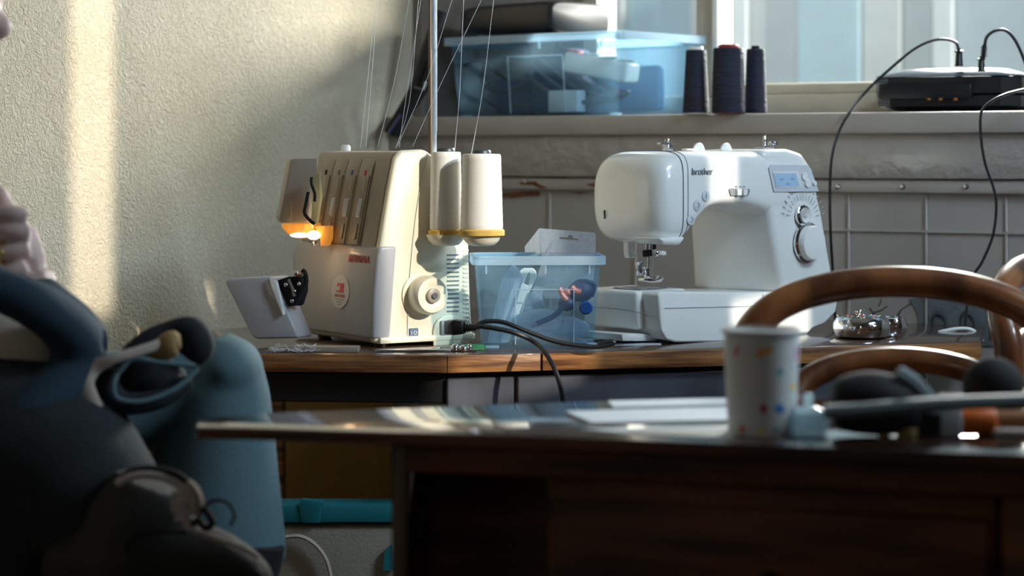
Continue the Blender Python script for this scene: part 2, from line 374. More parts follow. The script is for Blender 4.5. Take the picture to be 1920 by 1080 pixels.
opening([P(1440, 555, 3.40), P(1560, 610, 3.5)], .02)
opening([P(1540, 650, 3.36), P(1588, 676, 3.36)])
ys = sorted(set([-1.5, 4.6]+[v for h in holes for v in h[:2]])); zs = sorted(set([0, 2.7]+[v for h in holes for v in h[2:]]))
b = B()
for i in range(len(ys)-1):
    for j in range(len(zs)-1):
        cy, cz = (ys[i]+ys[i+1])/2, (zs[j]+zs[j+1])/2
        if any(h[0] < cy < h[1] and h[2] < cz < h[3] for h in holes): continue
        o = RP+RD*ys[i]; b.prism([o+Vector((0, 0, zs[j])), o+RD*(ys[i+1]-ys[i])+Vector((0, 0, zs[j])), o+RD*(ys[i+1]-ys[i])+RN*.02+Vector((0, 0, zs[j])), o+RN*.02+Vector((0, 0, zs[j]))], (0, 0, zs[j+1]-zs[j]))
wr = struct(b.build('wall_right', mat('wall_right_paint', rgb(84, 78, 70), .8)))
struct(B().box((-.2, -1.9, 1.35), (6, .1, 2.7)).build('wall_rear', mat('wall_rear_paint', rgb(80, 74, 68), .8)))
b = B(); b.prism([W(0, .02, 0), W(.006, .02, 0), W(.006, -4.6, 0), W(0, -4.6, 0)], (0, 0, .672)); struct(b.build('wall_left_lower', plaster('ochre_plaster', rgb(226, 178, 92), rgb(200, 150, 70), .6, 60)))  # thin ochre layer over the lower part of the left wall
# window: frame, mullion, panes
win = struct(thing('window_1', '', '')); del win['label']; del win['category']
b = B(); wbox(b, JX0-.01, JX1+.01, PW-.02, PW+.03, SZ, SZ+.042); b.bevel(.004, 2); b.build('bottom_rail', M_frame, win)
b = B(); wbox(b, MU1+.002, JX1, PW-.008, PW+.035, SZ+.042, SZ+.064); b.bevel(.004, 2); b.build('glazing_bead', M_frame, win)
b = B(); wbox(b, MU0, MU1, PW-.03, PW+.04, SZ+.042, ZT); b.bevel(.006, 2); b.build('mullion', M_frame, win)
b = B(); wbox(b, MU1-.009, MU1+.004, PW-.045, PW-.025, SZ+.05, ZT); b.bevel(.004, 2); b.build('sash_strip', mat('bright_sash_paint', rgb(225, 228, 226), .4), win)
b = B(); wbox(b, JX0-.012, JX0+.02, PW-.02, PW+.03, SZ+.042, ZT); b.build('side_jamb', M_frame, win)
b = B(); wbox(b, JX0, MU0, PW+.012, PW+.016, SZ+.042, ZT); b.build('pane', M_glass, win)
b = B(); wbox(b, MU1, JX1, PW+.012, PW+.016, SZ+.042, ZT); b.build('pane', M_glass, win)
# facade across the yard: pale cladding boards, teal doors
fac = thing('cladded_facade', 'pale facade of upright grey and teal panels beyond the window glass', 'building', tuple(W(1.0, 2.2, 0)))
cols = [rgb(202, 204, 200), rgb(196, 198, 196), rgb(236, 240, 240), rgb(186, 200, 208), rgb(208, 210, 208), rgb(158, 192, 204), rgb(206, 208, 206), rgb(240, 244, 244), rgb(200, 202, 200), rgb(166, 196, 208)]
ms = [mat('cladding_%s' % n, c, .7, var=.04) for n, c in zip('abcdefghij', cols)]
x = -1.2; k = 0
while x < 6:
    wd = (.09, .07, .05, .16, .08, .17, .1, .04, .12, .15)[k % 10]*1.3
    b = B(); wbox(b, x, x+wd-.006, 2.2+(k % 3)*.012, 2.26, -.5, 4); b.bevel(.004, 1); b.build('cladding_board', ms[k % 10], fac); x += wd; k += 1

# ------------------------------------------------------------ back table
TZ = .75
def slab(b, pts, z0, z1): return b.prism([Vector((p.x, p.y, z0)) for p in pts], (0, 0, z1-z0))
TA = onz(462, 662, TZ); TB = onz(838, 665, TZ); TC = onz(1838, 641, TZ)
TD = Vector((.80, 3.70, 0)); TE = Vector((-.02, 4.18, 0)); TF = Vector((-.50, 3.62, 0))
tbl = thing('work_table', 'brown wooden work table with worn edge under both sewing machines', 'table', (TB.x, TB.y, 0))
b = B(); slab(b, [TA, TB, TC, TD, TE, TF], TZ-.027, TZ); b.bevel(.003, 2); b.build('tabletop', M_wtop, tbl)
def edge_strip(p, q, name='edge_strip'):
    d = (q-p); d.z = 0; n = Vector((d.y, -d.x, 0)).normalized(); e = d.normalized()*.0
    b = B(); b.prism([Vector((v.x, v.y, TZ-.0265)) for v in (p, q, q+n*.004, p+n*.004)], (0, 0, .0255)); b.bevel(.001, 2); return b.build(name, M_wood, tbl)
js = onz(1015, 661, TZ); tBC = (js-TB).length/(TC-TB).length; J = TB.lerp(TC, tBC)
edge_strip(TA, TB); edge_strip(TB, J-(TC-TB).normalized()*.0016); edge_strip(J+(TC-TB).normalized()*.0016, TC)
def inset(p, q, d):
    n = (q-p); n = Vector((-n.y, n.x, 0)).normalized(); return p+n*d, q+n*d
p, q = inset(TA, TB, .02); p = p.lerp(q, .01)
b = B(); b.prism([Vector((v.x, v.y, TZ-.027-.046)) for v in (p, q, q+Vector((.0, .2, 0)), p+Vector((.02, .2, 0)))], (0, 0, .0455)); b.bevel(.002, 1); b.build('drawer_box', M_navy, tbl)
p, q = inset(TB, TC, .012); j1 = p.lerp(q, .127); e1 = p.lerp(q, .80)
for u, v in ((p.lerp(q, .004), p.lerp(q, .123)), (p.lerp(q, .129), e1)):
    b = B(); nn = Vector((-(q-p).y, (q-p).x, 0)).normalized()*.015
    b.prism([Vector((a.x, a.y, TZ-.115)) for a in (u, v, v+nn, u+nn)], (0, 0, .079)); b.bevel(.002, 1); b.build('apron_panel', M_metal, tbl)
b = B(); b.prism([Vector((a.x, a.y, TZ-.036)) for a in (p+Vector((.005, .012, 0)), q.lerp(p, .1)+Vector((0, .012, 0)), q.lerp(p, .1)+Vector((0, .05, 0)), p+Vector((0, .05, 0)))], (0, 0, .009)); b.build('rail', M_navy, tbl)
for c in (TB+Vector((.02, .10, 0)), TC+Vector((-.12, .08, 0)), Vector((0, 4.02, 0)), Vector((-.40, 3.66, 0))):
    b = B(); b.prism([Vector((c.x+i*.02, c.y+j*.02, 0)) for i, j in ((-1, -1), (1, -1), (1, 1), (-1, 1))], (0, 0, TZ-.027)); b.bevel(.003, 1); b.build('leg', M_wood, tbl)

# ------------------------------------------------------------ overlocker
R = math.radians
SO = onz(705, 653, TZ); SO.z = TZ; SF = Frame(SO, R(-57))
ser = thing('overlocker', 'cream overlock sewing machine with lit lamp and two cones on its stand', 'sewing machine', tuple(SO), R(-57))
def sl(b, nm, m, par=ser, smooth=40): return b.build(nm, m, par, world=False, smooth=smooth)
def so_(px, py, x=0.0): v = SF.on(px, py, 'x', x); return v
side = [so_(p[0], p[1]) for p in ((742, 640), (700, 640), (702, 560), (712, 462), (731, 350), (742, 296), (752, 282), (796, 280), (811, 290), (824, 330), (852, 410), (880, 455), (883, 560), (888, 652))]
side = [v for v in side]; side[0].z = .008; side[1].z = .008; side[-1].z = .008
side = [Vector((0, v.y, v.z)) for v in side[1:]]
WX = .258
# side shell (cream), middle body and front tension panel
b = B(); b.prism([v+Vector((-.014, 0, 0)) for v in side], (.014, 0, 0)); b.bevel(.0055, 4); sl(b, 'side_panel', M_cream)
mid = [Vector((0, v.y+(.0008 if i in (0, 1, 2, 3, 4) else 0), max(v.z-.002, .008))) for i, v in enumerate(side)]
b = B(); b.prism([v+Vector((-WX, 0, 0)) for v in mid], (WX-.0145, 0, 0)); b.bevel(.004, 3); body = sl(b, 'body', M_creamshade)
# seam on the side panel
sm = [so_(*q, 0.0012) for q in ((803, 286), (790, 340), (778, 420), (770, 500), (766, 560), (764, 640))]
b = B(); b.tube(sm, .0006, 5, 4); sl(b, 'seam', M_panelgrey)
# tension panels: four raised strips with slot and clear dial
def fy(z):                                                       # y of the sloped front at height z
    pts = sorted([(v.z, v.y) for v in side[:6]])
    for i in range(len(pts)-1):
        if pts[i][0] <= z <= pts[i+1][0]:
            t = (z-pts[i][0])/max(1e-6, pts[i+1][0]-pts[i][0]); return pts[i][1]*(1-t)+pts[i+1][1]*t
    return pts[-1][1] if z > pts[-1][0] else pts[0][1]
z0, z1 = .152, .268
tilt = math.atan2(fy(z1)-fy(z0), z1-z0)
for k in range(4):
    x0 = -.061-k*.0425
    b = B(); zz = [z0+(z1-z0)*i/4 for i in range(5)]+[.2795]
    pr = [Vector((0, fy(min(z, .268))-.0015+(.006 if z > .27 else 0), z+(.004 if z > .27 else 0))) for z in zz]
    poly = pr+[v+Vector((0, .02, 0)) for v in pr[::-1]]
    b.prism([v+Vector((x0-.0415, 0, 0)) for v in poly], (.0415, 0, 0)); b.bevel(.0012, 2); strip = sl(b, 'tension_panel', M_creamshade)
    b = B(); ym = fy(.205); b.box((x0-.0035, ym-.0018, .205), (.0016, .003, .108), rx=-tilt); b.bevel(.001, 1); sl(b, 'tension_slot', M_groove, strip)
    ym = fy(.208); b = B(); b.box((x0-.018, ym-.001, .208), (.015, .006, .03), rx=-tilt); b.bevel(.0025, 3); dl = sl(b, 'tension_dial', M_dial, strip)
    b = B(); b.box((x0-.017, fy(.165)-.001, .172), (.008, .003, .024), rx=-tilt); b.bevel(.001, 1); sl(b, 'number_mark', M_creamg, strip)
    b = B(); b.box((x0-.017, fy(.245)-.001, .243), (.007, .003, .02), rx=-tilt); b.bevel(.001, 1); sl(b, 'number_mark', M_creamg, strip)
    b = B(); b.box((x0-.020, fy(.262)-.001, .262), (.006, .003, .008), rx=-tilt); b.bevel(.001, 1); sl(b, 'colour_mark', (M_red, M_bluep, M_ink, M_blackm)[k], strip)
# white lower front cover wrapping the corner
cov = [so_(*q) for q in ((696, 640), (698, 560), (705, 480), (711, 462), (726, 461))]
yb = [v.y for v in cov]; zb = [v.z for v in cov]
b = B(); poly = [Vector((0, yb[0], .014))]+[Vector((0, y_, z_)) for y_, z_ in zip(yb[1:], zb[1:])]+[Vector((0, yb[-1]+.016, zb[-1])), Vector((0, yb[0]+.032, .014))]
b.prism([v+Vector((-.262, 0, 0)) for v in poly], (.2645, 0, 0)); b.bevel(.005, 4); cover = sl(b, 'front_cover', M_whiteshade)
def fcy(z):
    for i in range(len(zb)-2):
        if zb[i] <= z <= zb[i+1]:
            t = (z-zb[i])/(zb[i+1]-zb[i]); return yb[i]*(1-t)+yb[i+1]*t
    return yb[0]
# lettering, sticker on the front cover
tl2 = math.atan2(fcy(.14)-fcy(.04), .10)
def fcm(px, py, off=.0012):
    y = -.0; v = SF.on(px, py, 'y', .005)
    for _ in range(4): v = SF.on(px, py, 'y', fcy(v.z)-off)
    return Matrix.Translation(v) @ Matrix.Rotation(math.pi/2-tl2, 4, 'X')
text('BERNINA', 'lettering', .0155, M_red, fcm(672, 486), cover, shear=.25)
m_ = fcm(638, 547, .0006)
b = B(); b.ring_faces([[m_ @ Vector((.0285*math.cos(2*math.pi*j/32), .0255*math.sin(2*math.pi*j/32), z)) for j in range(32)] for z in (-.001, .0004)]); stk = sl(b, 'sticker', M_sticker, cover)
def on_m(mm, pts, d=.0004): return [mm @ Vector((x, y, d)) for x, y in pts]
b = B(); b.prism(on_m(m_, [(-.011, .002), (-.011, -.001), (.011, -.001), (.011, .013), (-.010, .013), (-.010, .008), (-.006, .008), (-.006, .010), (-.001, .010), (-.001, .002)]), (m_.to_3x3() @ Vector((0, 0, .0004)))); sl(b, 'emblem', M_red, stk, 10)
text('WOUTERS', 'lettering', .0068, M_red, m_ @ Matrix.Translation((0, -.0065, .0006)), stk, .0002)
for i, s_ in enumerate(('naaimachines', 'verkoop', 'service')): text(s_, 'small_print', .0035, M_ink, m_ @ Matrix.Translation((0, -.0125-.0035*i, .0006)), stk, .0001) if False else None
for i in range(3):
    b = B(); b.prism(on_m(m_, [(-.012+.003*i, -.0125-.004*i), (.012-.003*i, -.0125-.004*i), (.012-.003*i, -.0115-.004*i), (-.012+.003*i, -.0115-.004*i)]), m_.to_3x3() @ Vector((0, 0, .0002))); sl(b, 'small_print', M_ink, stk, 10)
# handwheel with recess ring and hub
hc = so_(797, 552, .0)
b = B(); b.lathe([(.031, 0), (.033, .002), (.029, .003)], hc+Vector((0, -.008, .0)), (1, 0, 0), 40); sl(b, 'handwheel_collar', M_cream)
b = B(); b.lathe([(.026, 0), (.029, .004), (.0295, .022), (.026, .030), (.020, .031), (.012, .028), (.010, .030)], hc+Vector((0, -.004, .0)), (1, 0, 0), 40); hw = sl(b, 'handwheel', M_cream)
b = B(); b.lathe([(.011, 0), (.011, .005), (.008, .006)], hc+Vector((.0285, -.004, 0)), (1, 0, 0), 24); hb = sl(b, 'hub', M_creamshade, hw)
b = B(); b.lathe([(.005, 0), (.005, .003)], hc+Vector((.034, -.004, 0)), (1, 0, 0), 12); sl(b, 'hub_screw', M_steel, hw)
# vents
for k in range(14):
    v = so_(849, 478+k*8.1, .0); b = B(); b.box((.0003, v.y, v.z), (.0016, .021, .0022)); sl(b, 'vent_slot', M_ink)
for k in range(22):
    v = so_(873, 470+k*8.2, .0); b = B(); b.box((.0003, v.y, v.z), (.002, .010, .0028)); b.bevel(.0005, 1); sl(b, 'rib', M_cream)
# switch, power socket with flap
v = so_(775, 624, .0); b = B(); b.box((.001, v.y, v.z), (.003, .0155, .014)); b.bevel(.0008, 1); sw = sl(b, 'power_switch', mat('slate_plastic', rgb(92, 112, 140), .4))
text('I O', 'lettering', .008, M_white, Matrix.Translation((.0027, v.y, v.z)) @ Matrix.Rotation(R(90), 4, 'Z') @ Matrix.Rotation(R(90), 4, 'X'), sw, .0002)
v = so_(840, 614, .0); b = B(); b.box((.004, v.y, v.z), (.008, .034, .022)); b.bevel(.002, 2); sk = sl(b, 'power_socket', M_grey)
b = B(); b.prism([Vector((0, v.y+.028*math.cos(a), v.z-.004+.024*math.sin(a))) for a in [i*math.pi/8 for i in range(9)]]+[Vector((0, v.y-.028, v.z-.03)), Vector((0, v.y+.028, v.z-.03))], (.004, 0, 0)); b.bevel(.002, 2); sl(b, 'socket_bulge', M_cream)
# base and feet
b = B(); b.prism([Vector((-.22, .004, .006)), Vector((.006, .004, .006)), Vector((.006, side[-1].y, .006)), Vector((-.22, side[-1].y, .006))], (0, 0, .010)); b.bevel(.003, 2); sl(b, 'base', M_cream)
for x_, y_ in ((-.2, .02), (-.02, .02), (-.2, .155), (-.02, .155)):
    b = B(); b.lathe([(.010, 0), (.012, .007)], (x_, y_, 0), seg=16); sl(b, 'foot', M_black)
# cloth plate tray folded out on the left
def wp(px, py, Y): return P(px, py, Y)
tr = [(421, 530), (427, 522), (508, 518), (534, 574), (546, 602), (560, 634), (478, 636), (470, 628)]
b = B(); b.prism([wp(x_, y_, 3.30) for x_, y_ in tr], Vector((.02, .035, 0))); b.bevel(.004, 3); ext = b.build('fold_out_cover', M_whiteshade, ser)
b = B(); b.prism([wp(x_, y_, 3.292) for x_, y_ in [(504, 521), (538, 517), (536, 521), (518, 526), (533, 590), (529, 592), (508, 540)]], Vector((.002, .01, 0))); b.bevel(.003, 2); b.build('hinge_arm', M_white, ext)
# free arm end and looper works
b = B(); b.sell([(-.290, .012, .05, .10, .135, 3), (-.286, .008, .07, .09, .147, 3.5), (-.268, .006, .08, .08, .150, 4), (-.23, .006, .09, .08, .150, 4)], n=3); sl(b, 'free_arm', M_whiteshade)
def wt(nm, pts, Y, r, m, par=ser, flat=1, seg=8, n=4):
    b = B(); b.tube([tuple(P(q[0], q[1], Y+(q[2] if len(q) > 2 else 0))) for q in pts], r, seg, n, flat); return b.build(nm, m, par)
b = B(); b.prism([wp(x_, y_, 3.306) for x_, y_ in [(515, 522), (574, 516), (575, 545), (566, 573), (538, 574), (526, 548)]], Vector((.002, .01, 0))); b.bevel(.002, 1); lw = b.build('looper_housing', M_blackm, ser)
wt('looper_arm', [(556, 570), (566, 548), (574, 530), (572, 512), (566, 506)], 3.298, .0035, M_blackm, lw)
wt('looper_arm', [(540, 524), (548, 540), (552, 556)], 3.298, .003, M_steel, lw)
for q in ((548, 564), (561, 533), (552, 546), (536, 534), (566, 516), (556, 512)):
    b = B(); b.ell(P(q[0], q[1], 3.298), (.0035, .0035, .0035), seg=10, rings=6); b.build('screw', M_steel, lw)
wt('needle_plate_pin', [(552, 514), (560, 516), (571, 512)], 3.296, .0016, mat('copper', rgb(210, 140, 90), .3, 1), lw)
# sewing head with visor and lamp
hd = [(545, 301), (549, 297), (597, 296), (589, 360), (583, 418), (529, 418), (524, 408)]
b = B(); b.prism([wp(x_, y_, 3.40) for x_, y_ in hd], Vector((-.01, .04, 0))); b.bevel(.004, 3); head = b.build('lamp_head_cover', M_creamshade, ser)
low = [(525, 419), (587, 419), (590, 446), (560, 447), (540, 440), (528, 428)]
b = B(); b.prism([wp(x_, y_, 3.402) for x_, y_ in low], Vector((.01, .04, 0))); b.bevel(.003, 2); b.build('amber_lens', M_lens, head)
b = B(); b.prism([wp(x_, y_, 3.385) for x_, y_ in [(590, 424), (618, 424), (617, 448), (612, 461), (598, 461), (596, 440)]], Vector((.005, .02, 0))); b.bevel(.002, 2); b.build('lens_bracket', M_lens, head)
b = B(); b.ell(P(588, 441, 3.375), (.0105, .006, .0075)); b.build('bulb', M_lamp, head)
b = B(); b.ell(P(563, 441, 3.385), (.016, .004, .004)); b.build('bulb_glow_slot', M_lamp, head)
wt('thread_lever', [(584, 332), (584, 345), (590, 362), (590, 378)], 3.36, .0022, M_blackm, ser)
wt('take_up_lever', [(578, 360), (573, 385), (571, 400), (582, 414), (590, 420)], 3.36, .0026, M_blackm, ser)
b = B(); b.prism([wp(x_, y_, 3.37) for x_, y_ in [(598, 324), (586, 332), (584, 415), (592, 420), (600, 370)]], Vector((.003, .01, 0))); b.build('lever_recess', M_groove, ser)
wt('needle_bar', [(586, 447), (588, 462)], 3.375, .0025, M_steel, ser); wt('needle_bar', [(598, 447), (598, 462)], 3.375, .0022, M_steel, ser)
pl = area('overlocker_lamp', tuple(P(590, 452, 3.36)), tuple(P(575, 640, 3.34)), .02, .02, .02, (1, .6, .3))
# top knob, spool stand, pole
v = SF.on(648, 282, 'y', .10); b = B(); b.lathe([(.008, 0), (.008, .010), (.0055, .013)], (v.x, v.y, v.z-.004), seg=20); sl(b, 'pressure_knob', M_white)
STY = 3.35
def stand(px, Y):
    c = P(px, 436, Y); b = B(); b.lathe([(.012, -.020), (.020, -.0185), (.026, -.012), (.029, -.006), (.030, -.003)], c, seg=32); return b
C1 = (836, 3.31); C2 = (903, 3.27)
b = stand(*C1); st = b.build('spool_tray', M_cream, ser)
b = stand(*C2); st2 = b.build('spool_tray', M_cream, ser)
for c in (C1, C2):
    b = B(); rr_ = .0345 if c is C2 else .0265; b.lathe([(rr_-.002, -.0015), (rr_, .0), (rr_, .007), (rr_-.002, .009)], P(c[0], 441, c[1]), seg=32); b.build('felt_pad', M_felt, ser)
b = B(); b.tube([tuple(P(862, 448, 3.36)), tuple(P(852, 452, 3.38)), tuple(P(840, 450, 3.40))], .012, 10, 2); b.build('stand_arm', M_cream, ser)
ptop = -30
b = B(); b.tube([tuple(P(814, 452, 3.37)), tuple(P(814, 242, 3.37))], .0040, 12, 1); b.tube([tuple(P(814, 246, 3.37)), tuple(P(814, 90, 3.37))], .0046, 12, 1); b.tube([tuple(P(813, 92, 3.37)), tuple(P(813, -60, 3.37))], .0052, 12, 1)
b.build('telescopic_pole', mat('bright_pole', rgb(226, 232, 240), .25, .35), ser)
wt('side_rod', [(806, 290), (806, 150), (806, -55)], 3.38, .0022, mat('bronze_rod', rgb(120, 92, 66), .4, .6), ser, n=1)
b = B(); b.tube([tuple(P(660, -58, 3.33)), tuple(P(960, -62, 3.37))], .004, 8, 1); b.build('thread_guide_bar', M_steel, ser)
# cones on the stand
def cone(name, label, px, Y, wb, wt_, h, y0, m, capm, groupe, capw=.014, topshift=0):
    c = P(px, y0, Y); k = F/Y; rb, rt, hh = wb/2/k, wt_/2/k, h/k
    t = thing(name, label, 'thread cone', tuple(c), 0, groupe)
    b = B(); n = 18; prof = [(rb*.96, 0), (rb, .003)]+[(rb+(rt-rb)*i/n+(.0003 if i % 2 else 0), .003+(hh-.006)*i/n) for i in range(1, n)]+[(rt, hh-.002), (rt*.96, hh), (rt*.5, hh+.0006)]
    b.lathe(prof, (0, 0, 0), seg=36); b.build('wound_thread', m, t, world=False)
    b = B(); b.lathe([(capw, 0), (capw, .004), (capw*.9, .006), (capw*.5, .006)], (0, 0, hh), seg=24); b.build('cone_core', capm, t, world=False)
    b = B(); b.lathe([(rb*.92, -.0005), (rb*.92, .003)], (0, 0, 0), seg=24); b.build('cone_base_ring', capm, t, world=False)
    return t
GC = None
c1 = cone('thread_cone', 'white thread cone on the overlocker stand, left one beside the machine body', C1[0], C1[1], 60, 56, 146, 431, M_cone, M_spoolgreen, 'white thread cones')
c2 = cone('thread_cone', 'white thread cone on the overlocker stand, right one over the clear bin', C2[0], C2[1], 80, 72, 142, 431, M_cone, M_spoolgreen, 'white thread cones')
thr = [((676, 276), (702, 30)), ((686, 276), (706, 30)), ((708, 276), (740, 150), (762, 30)), ((742, 278), (768, 190), (782, 30)), ((749, 276), (753, 240), (780, 60)), ((774, 274), (830, 150), (888, 30)), ((745, 274), (800, 150), (838, 30)),
       ((852, 288), (862, 170), (868, 30)), ((884, 288), (905, 170), (922, 30))]
for q in thr:
    p = [P(x_, y_, 3.33) for x_, y_ in q]; d = (p[-1]-p[-2]).normalized(); p.append(p[-1]+d*.072)
    b = B(); b.tube([tuple(v) for v in p], .00034, 5, 3); b.build('thread_strand', M_thread, ser)

# mains plug and cord
pc = thing('mains_cord', 'black plug and double cord from the overlocker socket, hanging over the table edge', 'cord', tuple(P(850, 660, 3.18)))
b = B(); b.prism([P(x_, y_, 3.165) for x_, y_ in ((832, 602), (848, 600), (848, 628), (832, 627))], (.004, .02, 0)); b.bevel(.002, 2); b.build('plug_face', M_grey, pc)
b = B(); b.prism([P(x_, y_, 3.16) for x_, y_ in ((847, 600), (868, 602), (868, 627), (847, 629))], (.004, .022, 0)); b.bevel(.002, 2); b.build('plug_body', M_black, pc)
b = B()
for i in range(6): b.tube([tuple(P(868+i*3.6, 615-i*.2, 3.17)), tuple(P(870+i*3.6, 615-i*.2, 3.17))], .0088-.0008*i, 12, 1)
b.tube([tuple(P(866, 615, 3.17)), tuple(P(892, 614, 3.17))], .005, 10, 1); b.build('strain_relief', M_black, pc)
wt('cable', [(888, 614), (905, 604), (925, 602), (950, 606), (990, 622), (1040, 640), (1085, 648), (1120, 650), (1150, 644), (1144, 640), (1120, 646)], 3.20, .0034, M_cord, pc, n=6)
wt('cable', [(888, 616), (900, 612), (930, 616), (965, 624), (1000, 640), (1025, 665, -.03), (1045, 705, -.05), (1056, 755, -.05), (1060, 830, -.04)], 3.17, .0036, M_cord, pc, n=6)

# bits at the overlocker foot
for nm, lab, cc, pts, m_ in (('thread_scraps', 'frayed white thread scraps on the table left of the overlocker base', 'scraps', [(565, 655, 30), (590, 652, 26)], M_thread), ('thread_scraps', 'small pale lint tuft at the far left end of the table', 'scraps', [(522, 657, 16)], M_thread)):
    c = P(pts[0][0], 660, 3.22); b = B()
    for x_, y_, w_ in pts:
        for i in range(26):
            a0 = P(x_+random.uniform(-w_, w_)*.5, 658, 3.2+random.uniform(0, .03)); a0.z = TZ+.001
            b.tube([tuple(a0), tuple(a0+Vector((random.uniform(-.012, .012), random.uniform(-.01, .01), random.uniform(.002, .011)))), tuple(a0+Vector((random.uniform(-.02, .02), random.uniform(-.01, .01), random.uniform(.0, .004))))], .0004, 4, 3)
    tag(stuff(b.build(nm, m_)), lab, cc)
c = Vector(onz(868, 660, TZ)); c.z = TZ
nb = thing('metal_nuts', 'shiny metal presser foot lying by the overlocker base under the plug', 'presser foot', tuple(c))
b = B()
b.ell(c+Vector((0, 0, .005)), (.007, .006, .005)); b.ell(c+Vector((.010, .004, .006)), (.004, .004, .006)); b.ell(c+Vector((-.012, .002, .006)), (.006, .006, .006)); b.build('foot_shank', M_chrome, nb)
b = B(); b.tube([tuple(c+Vector((-.018, .002, .002))), tuple(c+Vector((.02, -.002, .002)))], .002, 8, 1); b.build('foot_sole', M_steel, nb)
b = B(); c = onz(873, 657, TZ); b.box((c.x+.01, c.y+.004, TZ+.0045), (.034, .02, .008), rz=.2); b.bevel(.001, 1); tag(b.build('green_tin', M_green), 'small green card lying between the overlocker and the clear bin', 'card')
c = onz(775, 660, TZ); b = B(); b.box((c.x, c.y+.002, TZ+.002), (.11, .016, .004), rz=.03); b.bevel(.001, 2); tag(b.build('metal_ruler', M_steel), 'thin bright metal ruler under the overlocker front corner', 'ruler')
c = onz(622, 660, TZ); b = B(); b.box((c.x-.02, c.y+.01, TZ+.004), (.12, .03, .008), rz=-.05); b.bevel(.001, 2); tag(b.build('flat_tray', M_creamshade), 'flat beige tray lying left of the overlocker base', 'tray')

# ------------------------------------------------------------ clear boxes
def clearbox(name, label, O, yaw, L, D, H, tap, lipw, liph, emboss):
    t = thing(name, label, 'storage box', O, yaw)
    def ringr(hx, hy, z, r=.012, n=4):
        o = []
        for sx, sy, a0 in ((1, 1, 0), (-1, 1, 90), (-1, -1, 180), (1, -1, 270)):
            for k in range(n+1):
                a = R(a0+90*k/n); o.append(Vector((sx*(hx-r)+r*math.cos(a), sy*(hy-r)+r*math.sin(a), z)))
        return o
    hx, hy = L/2, D/2; tk = .0016
    b = B(); b.ring_faces([ringr(hx-tap, hy-tap, .0), ringr(hx-tap, hy-tap, .004), ringr(hx, hy, H), ringr(hx-tk, hy-tk, H), ringr(hx-tap-tk, hy-tap-tk, .005)]); b.build('bin_shell', M_box, t, world=False)
    b = B(); o_ = [ringr(hx, hy, H-.001), ringr(hx+lipw, hy+lipw, H-.001), ringr(hx+lipw, hy+lipw, H-liph), ringr(hx+lipw-.0015, hy+lipw-.0015, H-liph), ringr(hx+lipw-.0015, hy+lipw-.0015, H-.003), ringr(hx, hy, H-.003)]
    b.ring_faces(o_, loop=True); b.build('rim', M_rim, t, world=False)
    for k in range(3):
        f = (-.42, .05, .40)[k]; b = B(); b.box((f*L, -hy-.001, H-liph-.006), (.0022, .004, .014)); b.build('rim_rib', M_rim, t, world=False)
    x0, x1, z1_ = emboss
    b = B(); dy = tap/H
    def fp(x_, z_): return (x_, -(hy-tap+(tap)*(z_/H))-.001, z_)
    b.tube([fp(x0, .006), fp(x0, z1_), fp(x1, z1_), fp(x1, .006)], .0011, 6, 1); b.build('embossed_frame', M_rim, t, world=False)
    for s_ in (-1, 1):
        for q in (-1, 1):
            b = B(); b.box((s_*(hx-tap-.015), q*(hy-tap-.012), .002), (.02, .012, .004)); b.build('foot', M_rim, t, world=False)
    return t
# small bin on the table
SBO = onz(1008, 657, TZ); SBO.y += .074; SBO.x = (1006-960)*3.32/F; SBO.z = TZ+.001
sb = clearbox('clear_bin', 'small clear plastic bin of sewing bits between the two sewing machines', tuple(SBO), R(3), .188, .122, .139, .010, .006, .014, (-.035, .052, .088))
SBZ = TZ+.007
def inb(x, y, z): return Vector((SBO.x+x, SBO.y+y, SBZ+z))
def ob(nm, lab, ct, b, m, g=None): return tag(b.build(nm, m), lab, ct, g)
b = B(); b.prism([inb(-.075, -.035, 0), inb(-.045, -.035, 0), inb(-.02, -.03, .10), inb(-.035, -.03, .12), inb(-.052, -.032, .10)], (.0, .006, 0)); b.bevel(.002, 2); ob('zip_bag', 'clear crumpled zip bag standing at the left inside the small bin', 'bag', b, M_bag)
b = B()
for k in range(4): b.tube([tuple(inb(-.065+k*.004, -.015+.004*k, .002)), tuple(inb(-.04+k*.004, -.012, .07)), tuple(inb(-.022+k*.003, -.01, .108)), tuple(inb(-.008+k*.002, -.008, .10)), tuple(inb(-.02, -.006, .06)), tuple(inb(-.04+k*.004, -.006, .004))], .0022, 6, 5)
ob('white_hose', 'looped white tubing standing in the small clear bin', 'tubing', b, M_white2)
b = B(); b.prism([inb(-.055, -.02, .0), inb(-.042, -.02, .0), inb(-.012, -.018, .085), inb(-.022, -.018, .09)], (0, .006, 0)); b.bevel(.001, 1); ob('measuring_strip', 'pale plastic measuring strip leaning in the small clear bin', 'ruler', b, M_white2)
b = B(); b.prism([inb(-.01, .0, .02), inb(.008, 0, .06), inb(.018, .0, .13), inb(.026, .0, .155), inb(.014, 0, .138), inb(-.006, 0, .08)], (.0, .004, 0)); b.bevel(.001, 1); ob('clear_template', 'pointed clear plastic template sticking up out of the small bin', 'template', b, M_blister)
b = B(); b.tube([tuple(inb(.0, -.045, .03)), tuple(inb(.03, -.042, .045)), tuple(inb(.048, -.038, .075)), tuple(inb(.062, -.034, .092)), tuple(inb(.085, -.03, .088)), tuple(inb(.082, -.028, .07))], .004, 8, 5); b.ell(inb(.066, -.032, .078), (.020, .012, .016)); b.ell(inb(.045, -.035, .06), (.013, .01, .012)); ob('navy_cutter', 'navy blue rotary cutter in the small clear bin', 'cutter', b, M_navyp)
